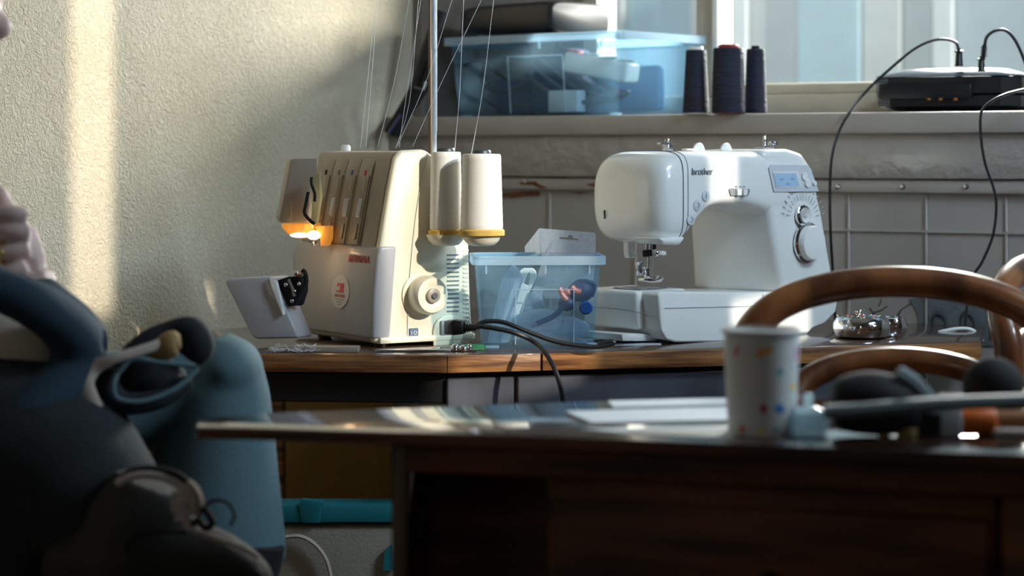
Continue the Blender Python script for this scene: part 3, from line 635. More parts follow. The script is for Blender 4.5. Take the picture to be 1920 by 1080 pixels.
b = B(); b.lathe([(.009, 0), (.010, .003), (.010, .012), (.008, .014)], inb(.073, -.048, .055), (0, -1, 0), 24); ob('blue_bobbin', 'round blue bobbin at the right side of the small bin', 'bobbin', b, M_bluep)
b = B(); b.tube([tuple(inb(.034, -.045, .084)), tuple(inb(.038, -.046, .074)), tuple(inb(.045, -.045, .066))], .0042, 8, 4); b.tube([tuple(inb(.052, -.045, .086)), tuple(inb(.058, -.045, .080)), tuple(inb(.066, -.045, .078))], .004, 8, 4); b.ell(inb(.045, -.043, .078), (.006, .004, .005)); ob('coral_clip', 'coral pink plastic clip lying in the small bin', 'clip', b, M_coral)
for k, (x_, z_, w_, h_, a_) in enumerate(((.0, .028, .08, .04, .2), (.05, .02, .06, .03, -.1), (-.01, .055, .04, .035, .6), (.02, .012, .10, .02, 0))):
    b = B(); b.sell([(-w_/2, -.004, .004, -.004, .004, 2.5), (-w_/3, -.012, .012, -h_/2, h_/2*.8, 3), (0, -.01, .014, -h_/2*.8, h_/2, 3), (w_/3, -.012, .012, -h_/2, h_/2*.7, 3), (w_/2, -.004, .004, -.006, .004, 2.5)], 20, 3)
    b.bm.transform(Matrix.Translation(inb(x_, -.03+.014*k, z_+.004)) @ Matrix.Rotation(-a_, 4, 'Y')); ob('plastic_bag', ('crumpled clear bag of parts in the middle of the small bin', 'clear bag of parts low at the right of the small bin', 'clear bag tilted near the white tubing in the small bin', 'flat clear bag on the bottom of the small bin')[k], 'bag', b, M_bag)
# blister pack with hang hole standing in the bin
bp = thing('blister_pack', 'empty clear blister pack with hang hole sticking out of the small bin', 'packaging', tuple(inb(.03, .03, 0)))
def bpP(px, py, Y=3.36): return P(px, py, Y)
b = B()
outer = [(1011, 428), (1114, 436), (1117, 440), (1117, 474), (1014, 474)]
hole = [(1049, 445), (1064, 445), (1067, 441), (1072, 441), (1075, 446), (1084, 448), (1084, 451), (1049, 448)]
me_o = [bpP(*q) for q in outer]; me_h = [bpP(*q) for q in hole]
bm = b.bm
vo = [bm.verts.new(v) for v in me_o]; vh = [bm.verts.new(v) for v in me_h]
eo = [bm.edges.new((vo[i], vo[(i+1) % len(vo)])) for i in range(len(vo))]; eh = [bm.edges.new((vh[i], vh[(i+1) % len(vh)])) for i in range(len(vh))]
bmesh.ops.triangle_fill(bm, use_beauty=True, use_dissolve=False, edges=eo+eh)
g = bmesh.ops.extrude_face_region(bm, geom=list(bm.faces)); bmesh.ops.translate(bm, verts=[v for v in g['geom'] if isinstance(v, bmesh.types.BMVert)], vec=(0, .0015, 0))
b.build('hang_tab', M_blister, bp, smooth=20)
b = B(); b.prism([bpP(1014, 474), bpP(1117, 474), bpP(1110, 560), bpP(1020, 560)], (0, .03, 0)); b.bevel(.003, 2); b.build('shell', M_blister, bp)
b = B(); b.prism([bpP(1011, 428, 3.362), bpP(984, 462, 3.40), bpP(984, 476, 3.40), bpP(1013, 476, 3.362)], (.0, .0015, 0)); b.build('side_flap', M_blister, bp)
# large box on the sill
LO = W(.335, .165, SZ+.0005); by = WY-R(9)
lb = clearbox('clear_storage_box', 'large clear plastic storage box of cables on the window sill', tuple(LO), by, .425, .27, .157, .014, .008, .016, (-.06, .075, .115))
LB = Frame(LO, by)
def lw_(x, y, z): return LB.w((x, y, z+.006))
def lob(nm, lab, ct, fn, m, parts=None):
    b = B(); fn(b); return ob(nm, lab, ct, b, m)
ps = thing('power_strip', 'white power strip with red switch lying on coiled cable in the large box', 'power strip', tuple(lw_(.07, -.03, .06)), by)
b = B(); b.box((.02, 0, .028), (.155, .05, .040), ry=.17); b.bevel(.008, 3); b.build('housing', M_white, ps, world=False)
b = B(); b.box((-.04, -.005, .060), (.03, .018, .006), ry=.17); b.bevel(.002, 2); b.build('rocker_switch', M_redcap, ps, world=False)
for k in range(3):
    b = B(); b.lathe([(.019, 0), (.019, .003), (.017, .003), (.016, .001)], (-.004+k*.042, 0, .052-.0072*k), seg=20); b.build('socket', M_white2, ps, world=False)
b = B()
for k in range(5):
    pts = []
    for i in range(15):
        t = i/14; pts.append(tuple(lw_(-.06+.17*t+.01*k, -.075+.012*k, .075+.012*k*(1-t)-.055*math.sin(t*math.pi*.62)+.004*k)))
    pts += [tuple(lw_(.125+.004*k, -.06+.012*k, .04)), tuple(lw_(.10, -.05+.01*k, .02)), tuple(lw_(.06, -.05+.01*k, .025+.002*k))]
    b.tube(pts, .0042, 8, 2)
ob('coiled_cable', 'thick grey cable coiled under the white power strip in the large box', 'cable', b, mat('grey_cable', rgb(70, 84, 100), .5))
b = B()
b.tube([tuple(lw_(-.20, -.09, .10)), tuple(lw_(-.155, -.10, .105)), tuple(lw_(-.12, -.10, .085)), tuple(lw_(-.085, -.10, .062))], .008, 8, 4, flat=.5)
b.tube([tuple(lw_(-.155, -.09, .10)), tuple(lw_(-.158, -.09, .06)), tuple(lw_(-.12, -.09, .042)), tuple(lw_(-.07, -.09, .05)), tuple(lw_(-.04, -.08, .065))], .004, 8, 5)
b.tube([tuple(lw_(-.15, -.08, .065)), tuple(lw_(-.165, -.08, .035)), tuple(lw_(-.12, -.08, .012)), tuple(lw_(-.06, -.08, .018))], .003, 8, 5)
ob('dark_cable', 'dark looped cable with flat strap at the left of the large box', 'cable', b, M_cord)
b = B(); b.sell([(-.07, -.02, .02, .0, .05, 3), (-.05, -.04, .04, 0, .115, 3.5), (0, -.05, .05, 0, .128, 4), (.04, -.045, .045, 0, .12, 4), (.06, -.02, .02, 0, .05, 3)], 24, 3); b.bm.transform(Matrix.Translation(lw_(-.018, .0, 0)) @ Matrix.Rotation(by, 4, 'Z'))
ob('navy_pouch', 'dark navy fabric pouch in the middle of the large box', 'pouch', b, mat('navy_fabric', rgb(36, 52, 96), .8, var=.2, scale=30))
b = B(); b.box(lw_(-.14, .03, .035), (.09, .1, .07), rz=by); b.bevel(.004, 2); ob('purple_carton', 'dark purple carton at the left bottom of the large box', 'carton', b, mat('purple_card', rgb(64, 62, 112), .7))
b = B(); b.tube([tuple(lw_(-.165, -.02, .118)), tuple(lw_(-.07, -.03, .112))], .004, 10, 1); b.lathe([(.006, 0), (.006, .01)], lw_(-.165, -.02, .118), (1, 0, 0), 12); ob('steel_rod', 'bright steel rod lying across the left of the large box', 'rod', b, M_chrome)
b = B(); b.box(lw_(.045, -.08, .022), (.07, .03, .042), rz=by); b.bevel(.003, 2); ob('small_white_carton', 'small pale carton on the floor of the large box', 'carton', b, M_paper)
b = B(); b.box(lw_(.0, .088, .05), (.30, .03, .09), rz=by); b.bevel(.01, 2); ob('blue_folder', 'blue folder standing at the back of the large box', 'folder', b, mat('blue_card', rgb(96, 150, 196), .6))
# dark tray on top of the box
b = B(); k1 = W(.245, .17, SZ+.160)
b.sell([(-.12, -.05, .05, .012, .05, 4), (-.115, -.09, .09, .006, .06, 5), (0, -.095, .095, .0, .065, 5), (.10, -.095, .095, .0, .065, 5), (.115, -.09, .09, .006, .06, 5)], 32, 3); b.bm.transform(Matrix.Translation(k1) @ Matrix.Rotation(by, 4, 'Z'))
tag(b.build('black_case', M_black), 'glossy black case lying on top of the large clear box', 'case')
# black strap hanging in the corner
sp = thing('black_strap', 'black leather strap with metal clasp hanging in the corner left of the pole', 'strap', tuple(W(.02, .03, SZ)))
wt('strap_band', [(826, 20), (806, 80), (792, 125), (778, 168), (758, 205), (738, 238), (730, 252)], 4.27, .013, M_black, sp, flat=.35, seg=10, n=5)
wt('strap_band', [(812, 110), (802, 150), (786, 180), (768, 205), (748, 240), (742, 256)], 4.25, .010, M_blackm, sp, flat=.35, seg=10, n=5)
wt('strap_end', [(752, 215), (738, 236), (728, 250)], 4.23, .009, mat('blue_black_leather', rgb(60, 68, 110), .3), sp, flat=.3, seg=10)
wt('clasp', [(776, 163), (784, 166), (793, 168), (797, 160), (798, 153)], 4.22, .0022, M_steel, sp)
# three dark cones
cone('thread_cone', 'narrow navy thread cone with white core, left of three on the sill', 1305, 3.985, 50, 38, 118, 212, M_conedark, M_white, 'dark thread cones on the sill', .013)
cone('thread_cone', 'wide navy thread cone with red core, middle of three on the sill', 1366, 3.95, 63, 57, 122, 212, M_conedark, M_redcap, 'dark thread cones on the sill', .019)
cone('thread_cone', 'navy thread cone without visible core, right of three on the sill', 1417, 3.99, 42, 34, 120, 212, M_conedark, M_conedark, 'dark thread cones on the sill', .008)

# ------------------------------------------------------------ black appliance and its cords on the sill
ap = thing('cable_junction_unit', 'flat black appliance with sockets on its sky-reflecting top, at the right of the sill', 'appliance', tuple(P(1815, 209, 3.86)))
AP0 = P(1815, 209, 3.86); AP0.z = SZ; ang = WY+.1
def rr(hx, hy, z, c=.03, sx=0): # octagon ring
    q = [(-hx+c, -hy), (hx-c, -hy), (hx, -hy+c), (hx, hy-c), (hx-c, hy), (-hx+c, hy), (-hx, hy-c), (-hx, -hy+c)]
    m = Matrix.Rotation(ang, 3, 'Z'); return [AP0+Vector((0, .085, 0))+m @ Vector((x_, y_, z)) for x_, y_ in q]
b = B(); b.ring_faces([rr(.085, .065, .0), rr(.122, .10, .011), rr(.128, .105, .012), rr(.128, .105, .030)]); b.build('bottom_dish', M_black, ap)
b = B(); b.ring_faces([rr(.120, .10, .030), rr(.130, .108, .034), rr(.130, .108, .062), rr(.128, .106, .064)]); b.build('body_shell', M_black, ap)
b = B(); b.ring_faces([rr(.131, .109, .0642), rr(.129, .107, .067), rr(.09, .07, .079), rr(.06, .05, .080)]); b.build('top_cover', mat('sky_sheen_top', rgb(92, 100, 108), .22, coat=.6), ap)  # black cover; the sky's reflection is put into its grey colour
b = B(); b.ring_faces([[AP0+Vector((0, .085, 0))+Matrix.Rotation(ang, 3, 'Z') @ Vector(v) for v in q] for q in ([(-.124, -.100, .024), (.05, -.100, .024), (.05, -.117, .024), (-.115, -.117, .024)], [(-.124, -.100, .054), (.05, -.100, .054), (.05, -.115, .052), (-.115, -.115, .052)])]); b.bevel(.003, 2); fpn = b.build('front_drawer', M_black, ap)
for px in (1740, 1762, 1790):
    b = B(); v = P(px, 186, 3.83); b.box(v, (.006, .02, .004)); b.build('contact', mat('copper2', rgb(150, 100, 60), .4, .8), fpn)
def plug(nm, lab, px, py, Y, h, wd, parts=True):
    t = thing(nm, lab, 'plug', tuple(P(px, py, Y)))
    b = B(); b.lathe([(wd, 0), (wd*.8, .003), (wd*.65, h*.75), (wd*.9, h*.78), (wd*.9, h*.85), (wd*.5, h*.9), (wd*.35, h)], P(px, py, Y), seg=16); b.build('plug_body', M_black, t); return t
k1 = plug('power_plug', 'black plug upright on the appliance with cord arching to the left', 1798, 125, 3.86, .033, .009)
wt('cable', [(1797, 92), (1792, 80), (1775, 74), (1750, 76), (1715, 92), (1670, 128), (1625, 170), (1590, 215, -.06), (1570, 255, -.09), (1559, 300, -.1), (1556, 360, -.1), (1557, 430, -.1), (1562, 520, -.08), (1566, 600, -.05)], 3.86, .0026, M_cord, k1, n=6)
k2 = plug('power_plug', 'black ribbed plug on the appliance with cord looping right out of frame', 1840, 134, 3.80, .026, .008)
b = B()
for i in range(5): b.tube([tuple(P(1845, 106-i*4, 3.80)), tuple(P(1845, 104-i*4, 3.80))], .006, 10, 1)
b.tube([tuple(P(1843, 112, 3.80)), tuple(P(1846, 84, 3.80))], .004, 8, 1); b.build('strain_relief', M_black, k2)
wt('cable', [(1846, 88), (1850, 70), (1865, 58), (1885, 57), (1903, 75), (1920, 112), (1935, 160), (1945, 205)], 3.80, .0028, M_cord, k2, n=6)
k3 = thing('extension_lead', 'dark flat cord hanging from the right of the sill down behind the chair', 'cord', tuple(P(1840, 210, 3.7)))
wt('cable', [(1960, 160), (1920, 168), (1888, 176), (1862, 188), (1843, 204), (1838, 225), (1840, 265), (1848, 310), (1862, 350), (1868, 385), (1862, 440), (1842, 490), (1826, 515), (1818, 545), (1810, 600), (1810, 640), (1822, 685), (1840, 740)], 3.62, .0040, M_cord, k3, flat=.6, n=6)
k4 = thing('white_lead', 'thin white cord lying along the wall behind the chrome pin dish', 'cord', tuple(P(1750, 630, 3.7)))
wt('cable', [(1690, 634), (1730, 632), (1765, 622), (1800, 616), (1825, 620), (1842, 640)], 3.60, .003, M_white2, k4, n=6)

# ------------------------------------------------------------ sewing machine
QO = onz(1240, 648, TZ); QO.z = TZ; QF = Frame(QO, R(42))
sew = thing('sewing_machine', 'white electronic sewing machine with large round dial, right of the clear bin', 'sewing machine', tuple(QO), R(42))
def ql(b, nm, m, par=sew, smooth=40): return b.build(nm, m, par, world=False, smooth=smooth)
def q0(px, py, y=0.0): return QF.on(px, py, 'y', y)
def qz(px, py, y=0.0): return q0(px, py, y).z
DP = .150
def xz(px, py): v = q0(px, py); return Vector((v.x, 0, v.z))
# bed
poly = [xz(*q) for q in ((1234, 552), (1240, 546), (1400, 548), (1480, 547), (1566, 545), (1572, 560), (1568, 585), (1548, 606), (1524, 616), (1502, 640), (1268, 642), (1250, 637), (1240, 620))]
b = B(); b.prism(poly, (0, DP*.86, 0)); b.bevel(.010, 4); bed = ql(b, 'bed', M_white)
xl = poly[0].x
b = B(); zt = qz(1240, 546); b.prism([Vector((xl-.012, .035, zt-.001)), Vector((xl+.1, .035, zt-.001)), Vector((xl+.1, .035, .022)), Vector((xl-.008, .035, .022))], (0, DP*.8, 0)); b.bevel(.006, 3); ql(b, 'accessory_table', M_white)
b = B(); a_ = q0(1246, 578); c_ = q0(1428, 574); b.box(((a_.x+c_.x)/2, -.0002, (a_.z+c_.z)/2), (c_.x-a_.x, .0012, .0011), ry=-math.atan2(c_.z-a_.z, c_.x-a_.x)); ql(b, 'seam', M_grey)
b = B(); a_ = q0(1430, 552); c_ = q0(1426, 620); b.tube([(a_.x, -.0002, a_.z), (a_.x, -.0002, (a_.z+c_.z)/2), (c_.x-.004, -.0002, c_.z)], .0006, 5, 3); ql(b, 'seam', M_grey)
b = B(); b.tube([(xl-.013, .14, zt-.03), (xl-.013, .07, zt-.03), (xl-.012, .03, zt-.033), (xl+.002, .002, zt-.04)], .0007, 5, 4); ql(b, 'seam', M_grey)
# needle plate
b = B(); v = QF.on(1215, 538, 'z', zt+.0005); b.box((.03, .075, zt+.0008), (.06, .06, .0016)); b.bevel(.0006, 1); ql(b, 'needle_plate', M_steel)
# pillar
pil = [xz(*q) for q in ((1470, 549), (1452, 440), (1436, 330), (1430, 282), (1480, 279), (1508, 288), (1526, 315), (1545, 400), (1562, 500), (1570, 549))]
b = B(); b.ring_faces([[v+Vector((0, .002, 0)) for v in pil], [v+Vector(((-.052, -.036, -.018, -.008, 0, 0, 0, 0, 0, 0)[i], DP+.002, 0)) for i, v in enumerate(pil)]]); b.bevel(.010, 4); ql(b, 'pillar', M_white)
# arm and head
def X(px): return q0(px, 420).x
secs = []
for px, yb_, yt_, f0, f1, e in ((1236, 385, 350, .05, .115, 2.2), (1238, 428, 318, .025, .14, 2.6), (1244, 448, 300, .010, .150, 3.4), (1256, 456, 289, .002, .155, 4.2), (1275, 457, 284, 0, .157, 5), (1288, 452, 283, 0, .157, 5.5), (1300, 436, 283, 0, .157, 6), (1318, 410, 283, 0, .157, 6), (1345, 388, 283, 0, .157, 6), (1400, 388, 283, 0, .157, 6), (1440, 402, 283, 0, .157, 5.5), (1478, 410, 283, 0, .155, 4.8)):
    x_ = X(px); secs.append((x_, f0, f1, qz(px, yb_), qz(px, yt_), e))
b = B(); b.sell(secs, 48, 4); arm = ql(b, 'arm_and_head', M_white, smooth=60)
def ring_at(px, r, nm, m, lo=0, k=1.006):
    i = next(j for j in range(len(secs)-1) if X(px) <= secs[j+1][0]); t = (X(px)-secs[i][0])/(secs[i+1][0]-secs[i][0])
    s_ = [a*(1-t)+c*t for a, c in zip(secs[i], secs[i+1])]; pts = []
    cy, cz, hy, hz, e = (s_[1]+s_[2])/2, (s_[3]+s_[4])/2, (s_[2]-s_[1])/2*k, (s_[4]-s_[3])/2*k, s_[5]
    for j in range(48):
        a = 2*math.pi*j/48; ca, sa = math.cos(a), math.sin(a); pts.append((s_[0], cy+hy*math.copysign(abs(ca)**(2/e), ca), cz+hz*math.copysign(abs(sa)**(2/e), sa)))
    b = B(); b.tube(pts, r, 5, 1, loop=True); return ql(b, nm, m)
ring_at(1281, .0010, 'cover_seam', mat('seam_blue_grey', rgb(110, 128, 142), .5)); ring_at(1290, .0006, 'cover_seam', M_grey)
# face cover lower lip, lamp, threader lever
def qw(nm, pts, dy, r, m, seg=10, n=4, flat=1, par=sew):
    b = B(); b.tube([tuple(QF.w(q0(q[0], q[1], dy))) for q in pts], r, seg, n, flat); return b.build(nm, m, par)
b = B(); b.prism([q0(x_, y_, .07) for x_, y_ in ((1187, 434), (1213, 434), (1216, 447), (1186, 447))], (-.002, .01, 0)); b.bevel(.001, 1); ql(b, 'lamp_recess', M_grey)
b = B(); b.prism([q0(x_, y_, .0) for x_, y_ in ((1236, 446), (1288, 444), (1276, 460), (1245, 459))], (0, .06, 0)); b.bevel(.005, 3); ql(b, 'lamp_cover', M_white)
b = B(); v = q0(1145, 400, .13); b.prism([q0(x_, y_, .118) for x_, y_ in ((1141, 394), (1147, 392), (1148, 410), (1142, 411))], (-.012, .0, 0)); b.bevel(.001, 1); ql(b, 'cover_latch', M_grey)
b = B(); b.prism([q0(x_, y_, .11) for x_, y_ in ((1178, 452), (1187, 452), (1189, 472), (1196, 476), (1195, 483), (1181, 484), (1179, 478))], (.0, .012, 0)); b.bevel(.002, 2); ql(b, 'presser_lever', M_white2)
YN = .085
qw('presser_bar', [(1213, 448), (1213, 470)], YN, .0030, M_steel, n=1); qw('presser_bar', [(1216, 466), (1216, 505)], YN, .0022, M_chrome, n=1)
qw('needle_bar', [(1220, 448), (1220, 474)], YN-.01, .0034, M_steel, n=1); qw('needle_bar', [(1227, 448), (1227, 478)], YN-.01, .0028, M_black, n=1)
b = B(); b.prism([q0(x_, y_, YN-.015) for x_, y_ in ((1212, 470), (1222, 468), (1224, 480), (1213, 482))], (0, .01, 0)); b.bevel(.001, 1); ql(b, 'needle_clamp', M_blackm)
qw('clamp_screw', [(1226, 472, 0), (1246, 475, 0)], YN-.02, .0036, M_white, seg=14, n=1); qw('clamp_screw', [(1246, 475), (1250, 475)], YN-.02, .0022, M_steel, n=1)
b = B(); b.ell(q0(1230, 474, YN-.02), (.005, .005, .006)); ql(b, 'clamp_knuckle', M_chrome)
qw('needle', [(1226, 478), (1226, 522)], YN-.015, .0007, M_chrome, n=1, seg=6)
b = B(); b.prism([q0(x_, y_, YN) for x_, y_ in ((1197, 492), (1209, 490), (1208, 497), (1205, 498), (1206, 516), (1200, 518), (1197, 506))], (0, .008, 0)); b.bevel(.0012, 2); ql(b, 'threader_arm', M_steel)
b = B(); b.prism([q0(x_, y_, YN-.003) for x_, y_ in ((1213, 502), (1221, 502), (1222, 516), (1226, 522), (1216, 525), (1213, 518))], (0, .008, 0)); b.bevel(.0012, 2); ql(b, 'presser_foot_holder', M_chrome)
b = B(); b.prism([q0(x_, y_, YN-.006) for x_, y_ in ((1208, 522), (1232, 524), (1238, 517), (1245, 518), (1245, 522), (1240, 529), (1222, 530), (1208, 527))], (0, .014, 0)); b.bevel(.001, 2); ql(b, 'presser_foot', M_chrome)
b = B(); b.ell(q0(1208, 510, YN-.004), (.004, .004, .004)); b.ell(q0(1207, 503, YN-.004), (.003, .003, .003)); ql(b, 'foot_screw', M_chrome)
# hardware on the top
b = B(); v = q0(1252, 281, .08); b.box((v.x, .08, v.z+.003), (.012, .014, .012)); b.bevel(.002, 2); b.box((v.x-.008, .08, v.z+.010), (.024, .008, .003)); b.ell(Vector((v.x-.002, .08, v.z+.014)), (.004, .004, .004)); ql(b, 'thread_guide', M_steel)
for px, w_ in ((1310, 16), (1361, 17)):
    v = q0(px, 280, .09); b = B(); b.lathe([(.014, -.003), (.0175, -.002), (.0175, .002), (.014, .003)], (v.x, .09, v.z-.007), (0.2, -1, .0), 32); b.bevel(.0008, 1); ql(b, 'top_dial', M_white)
v = q0(1438, 281, .07); b = B(); b.lathe([(.016, 0), (.016, .003), (.012, .004)], (v.x-.006, .07, v.z), seg=24); ql(b, 'bobbin_winder_base', M_grey)
b = B(); b.lathe([(.0028, 0), (.0028, .020), (.0015, .0215)], (v.x-.006, .07, v.z+.002), seg=12); ql(b, 'bobbin_winder_spindle', M_chrome)
b = B(); b.lathe([(.004, 0), (.004, .008), (.009, .0085), (.0095, .010), (.009, .0135)], (v.x+.014, .07, v.z), seg=24); ql(b, 'bobbin_winder_stop', M_steel)
b = B(); v = q0(1292, 281, .06); b.lathe([(.012, 0), (.011, .003)], (v.x, .06, v.z-.001), seg=20); ql(b, 'tension_wheel', M_white2)
# front details on plane y=0 (tiny depth)
def decal(nm, pts, m, d=.0012, off=.0004, par=sew, bev=0):
    b = B(); b.prism([q0(x_, y_, -off) for x_, y_ in pts], (0, -d, 0))
    if bev: b.bevel(bev, 2)
    return ql(b, nm, m, par, 20)
def qtext(s_, px, py, size, off=.0012, m=M_ink, rot=0):
    v = q0(px, py, -off); return text(s_, 'lettering', size, m, Matrix.Translation(v) @ Matrix.Rotation(math.pi/2, 4, 'X') @ Matrix.Rotation(rot, 4, 'Z'), sew, .0003)
qtext('brother', 1317, 322, .0150)
def disc(nm, px, py, r, m, h=.003, par=sew, seg=28, off=0):
    v = q0(px, py, -off); b = B(); b.lathe([(r, 0), (r, h*.7), (r*.9, h), (r*.4, h)], v, (0, -1, 0), seg); return ql(b, nm, m, par)
for k, (px, py) in enumerate(((1323, 367), (1307, 385), (1295, 412))):
    d_ = disc('operation_button', px, py, .0085, M_panelgrey, .0016)
    v = q0(px, py, 0); b = B(); b.tube([(v.x, -.0018, v.z-.004), (v.x+(.003 if k else 0), -.0018, v.z), (v.x, -.0018, v.z+.004)], .0006, 5, 3); ql(b, 'button_symbol', M_ink, d_)
# speed slider
decal('speed_slot', [(1366, 356), (1368, 353), (1404, 354), (1406, 358), (1402, 367), (1370, 367)], M_grey, .0012, bev=.0004)
decal('speed_slider', [(1378, 354), (1387, 354), (1386, 367), (1378, 367)], M_white, .006, bev=.0015); decal('speed_slider', [(1390, 354), (1398, 355), (1396, 367), (1389, 367)], M_white, .006, bev=.0015)
for px in (1378, 1386, 1393): decal('speed_mark', [(px, 349), (px+4, 349), (px+4, 351), (px, 351)], M_ink, .0003)
# control panel
decal('panel_frame', [(1440, 316), (1444, 309), (1512, 309), (1519, 316), (1534, 359), (1450, 360)], M_panelgrey, .0015, bev=.0006)
pf = decal('display_bezel', [(1446, 321), (1495, 321), (1505, 353), (1453, 353)], M_white2, .0025, bev=.0006)
b = B(); b.prism([q0(x_, y_, -.0030) for x_, y_ in ((1450, 325), (1492, 325), (1499, 350), (1456, 350))], (0, -.0006, 0)); ql(b, 'screen', M_screen, pf, 10)
for k, (x0, y0) in enumerate(((1462, 334), (1482, 333), (1474, 342))):
    b = B(); b.prism([q0(x_, y_, -.0037) for x_, y_ in ((x0, y0), (x0+7, y0), (x0+8, y0+5), (x0+1, y0+5))], (0, -.0002, 0)); ql(b, 'screen_digit', mat('lcd_ink', rgb(140, 170, 205), .4, var=0), pf, 10)
for px, py, r in ((1507, 331, .0070), (1513, 344, .0070), (1526, 344, .0042)): disc('menu_button', px, py, r, M_white, .0035, off=.0012)
for i in range(15):                                               # stitch chart around the dial
    a = R(168-156*i/14); cx, cy = 1503, 413
    for k, (r0, r1) in enumerate(((52, 40), (66, 58))):
        x0, y0, x1, y1 = cx+r0*.62*math.cos(a)+3, cy-r0*.98*math.sin(a), cx+r1*.62*math.cos(a)+3, cy-r1*.98*math.sin(a)
        b = B(); p0, p1 = q0(x0, y0, -.0006), q0(x1, y1, -.0006); b.tube([tuple(p0), tuple(p1)], .0006 if k == 0 else .0009, 4, 1); ql(b, 'stitch_mark', mat('teal_ink', rgb(60, 120, 140), .5, var=0) if (i == 10 and k == 0) else mat('pale_ink', rgb(150, 160, 168), .5, var=0))
v = q0(1504, 404); b = B(); b.lathe([(.017, 0), (.017, .004), (.014, .006), (.012, .006)], v, (0, -1, 0), 32); ql(b, 'small_dial_ring', M_chrome)
b = B(); b.lathe([(.012, .004), (.012, .009), (.009, .008), (.006, .006)], v, (0, -1, 0), 28); ql(b, 'small_dial', M_white2)
v = q0(1513, 455); b = B(); b.lathe([(.033, 0), (.033, .004), (.030, .007), (.029, .007)], v, (0, -1, 0), 40); ql(b, 'stitch_dial_ring', M_chrome)
b = B(); b.lathe([(.0285, .005), (.0285, .012), (.0265, .0165), (.018, .0178), (.0, .018)], v, (0, -1, 0), 40); ql(b, 'stitch_dial', M_white)
decal('dial_pointer', [(1518, 405), (1522, 408), (1517, 409)], M_ink, .0003)
for q in (((1448, 318), (1480, 545)),):
    pass
# feet and base rail
b = B(); b.prism([q0(x_, y_, .03) for x_, y_ in ((1166, 626), (1252, 626), (1252, 640), (1168, 640))], (0, .10, 0)); b.bevel(.003, 2); ql(b, 'base_rail', M_white2)
for px, y_ in ((1262, .02), (1290, .1), (1480, .02), (1500, .11)):
    v = q0(px, 640); b = B(); b.lathe([(.009, 0), (.010, .009)], (v.x, y_, 0), seg=16); ql(b, 'foot', M_black)
b = B(); b.prism([q0(x_, y_, .06) for x_, y_ in ((1180, 638), (1206, 638), (1202, 643), (1186, 643))], (0, .03, 0)); ql(b, 'foot', M_black)
# black flat cable & paper under the machine
wt('cable', [(1110, 634), (1150, 624), (1200, 620), (1250, 624), (1290, 630)], 3.42, .003, M_cord, thing('pedal_cord', 'thin dark cord lying behind the base of the white sewing machine', 'cord', tuple(P(1150, 640, 3.42))), n=4)
c = onz(1150, 648, TZ); b = B(); b.box((c.x+.01, c.y+.05, TZ+.001), (.11, .10, .002), rz=.2); tag(b.build('paper_sheet', M_paper), 'pale sheet of paper lying left of the white sewing machine base', 'paper')

# ------------------------------------------------------------ chrome pin dish
pdn = thing('pin_dish', 'round chrome dish full of coloured pins at the right of the table', 'dish', tuple(P(1614, 640, 3.42)))
c = onz(1614, 641, TZ); c.y = 3.46; c.x = (1616-960)*3.46/F; c.z = TZ
pdn.location = c
b = B(); b.lathe([(.034, 0), (.042, .004), (.046, .014), (.045, .024), (.040, .032), (.037, .034), (.036, .033), (.040, .026), (.036, .012), (.0, .010)], (0, 0, 0), seg=48); b.build('bowl', M_chrome, pdn, world=False)
for i in range(110):
    a = random.uniform(0, 2*math.pi); r_ = random.uniform(0, .03); h_ = .031+random.uniform(0, .007)*(1-r_/.034)
    p0 = Vector((r_*math.cos(a), r_*math.sin(a), h_)); dv = Vector((random.uniform(-1, 1), random.uniform(-1, 1), random.uniform(-.2, .25))).normalized()*.012
    if i == 0: pp0 = B(); hh = [B() for _ in range(5)]
    pp0.tube([tuple(p0-dv), tuple(p0+dv)], .0004, 4, 1); hh[i % 5].ell(p0+dv, (.0013, .0013, .0013), seg=6, rings=4)
stuff(pp0.build('pin_shafts', M_steel, pdn, world=False))
for k in range(5): stuff(hh[k].build('pin_heads', (M_redcap, M_bluep, M_felt, M_green, M_white)[k], pdn, world=False))
c2_ = Vector((c.x+.050, c.y+.03, TZ)); b = B(); b.lathe([(.020, 0), (.026, .006), (.028, .018), (.024, .030), (.022, .031), (.022, .028), (.0, .02)], c2_, seg=36); tag(b.build('small_chrome_dish', M_chrome), 'smaller chrome dish touching the right side of the pin dish', 'dish')

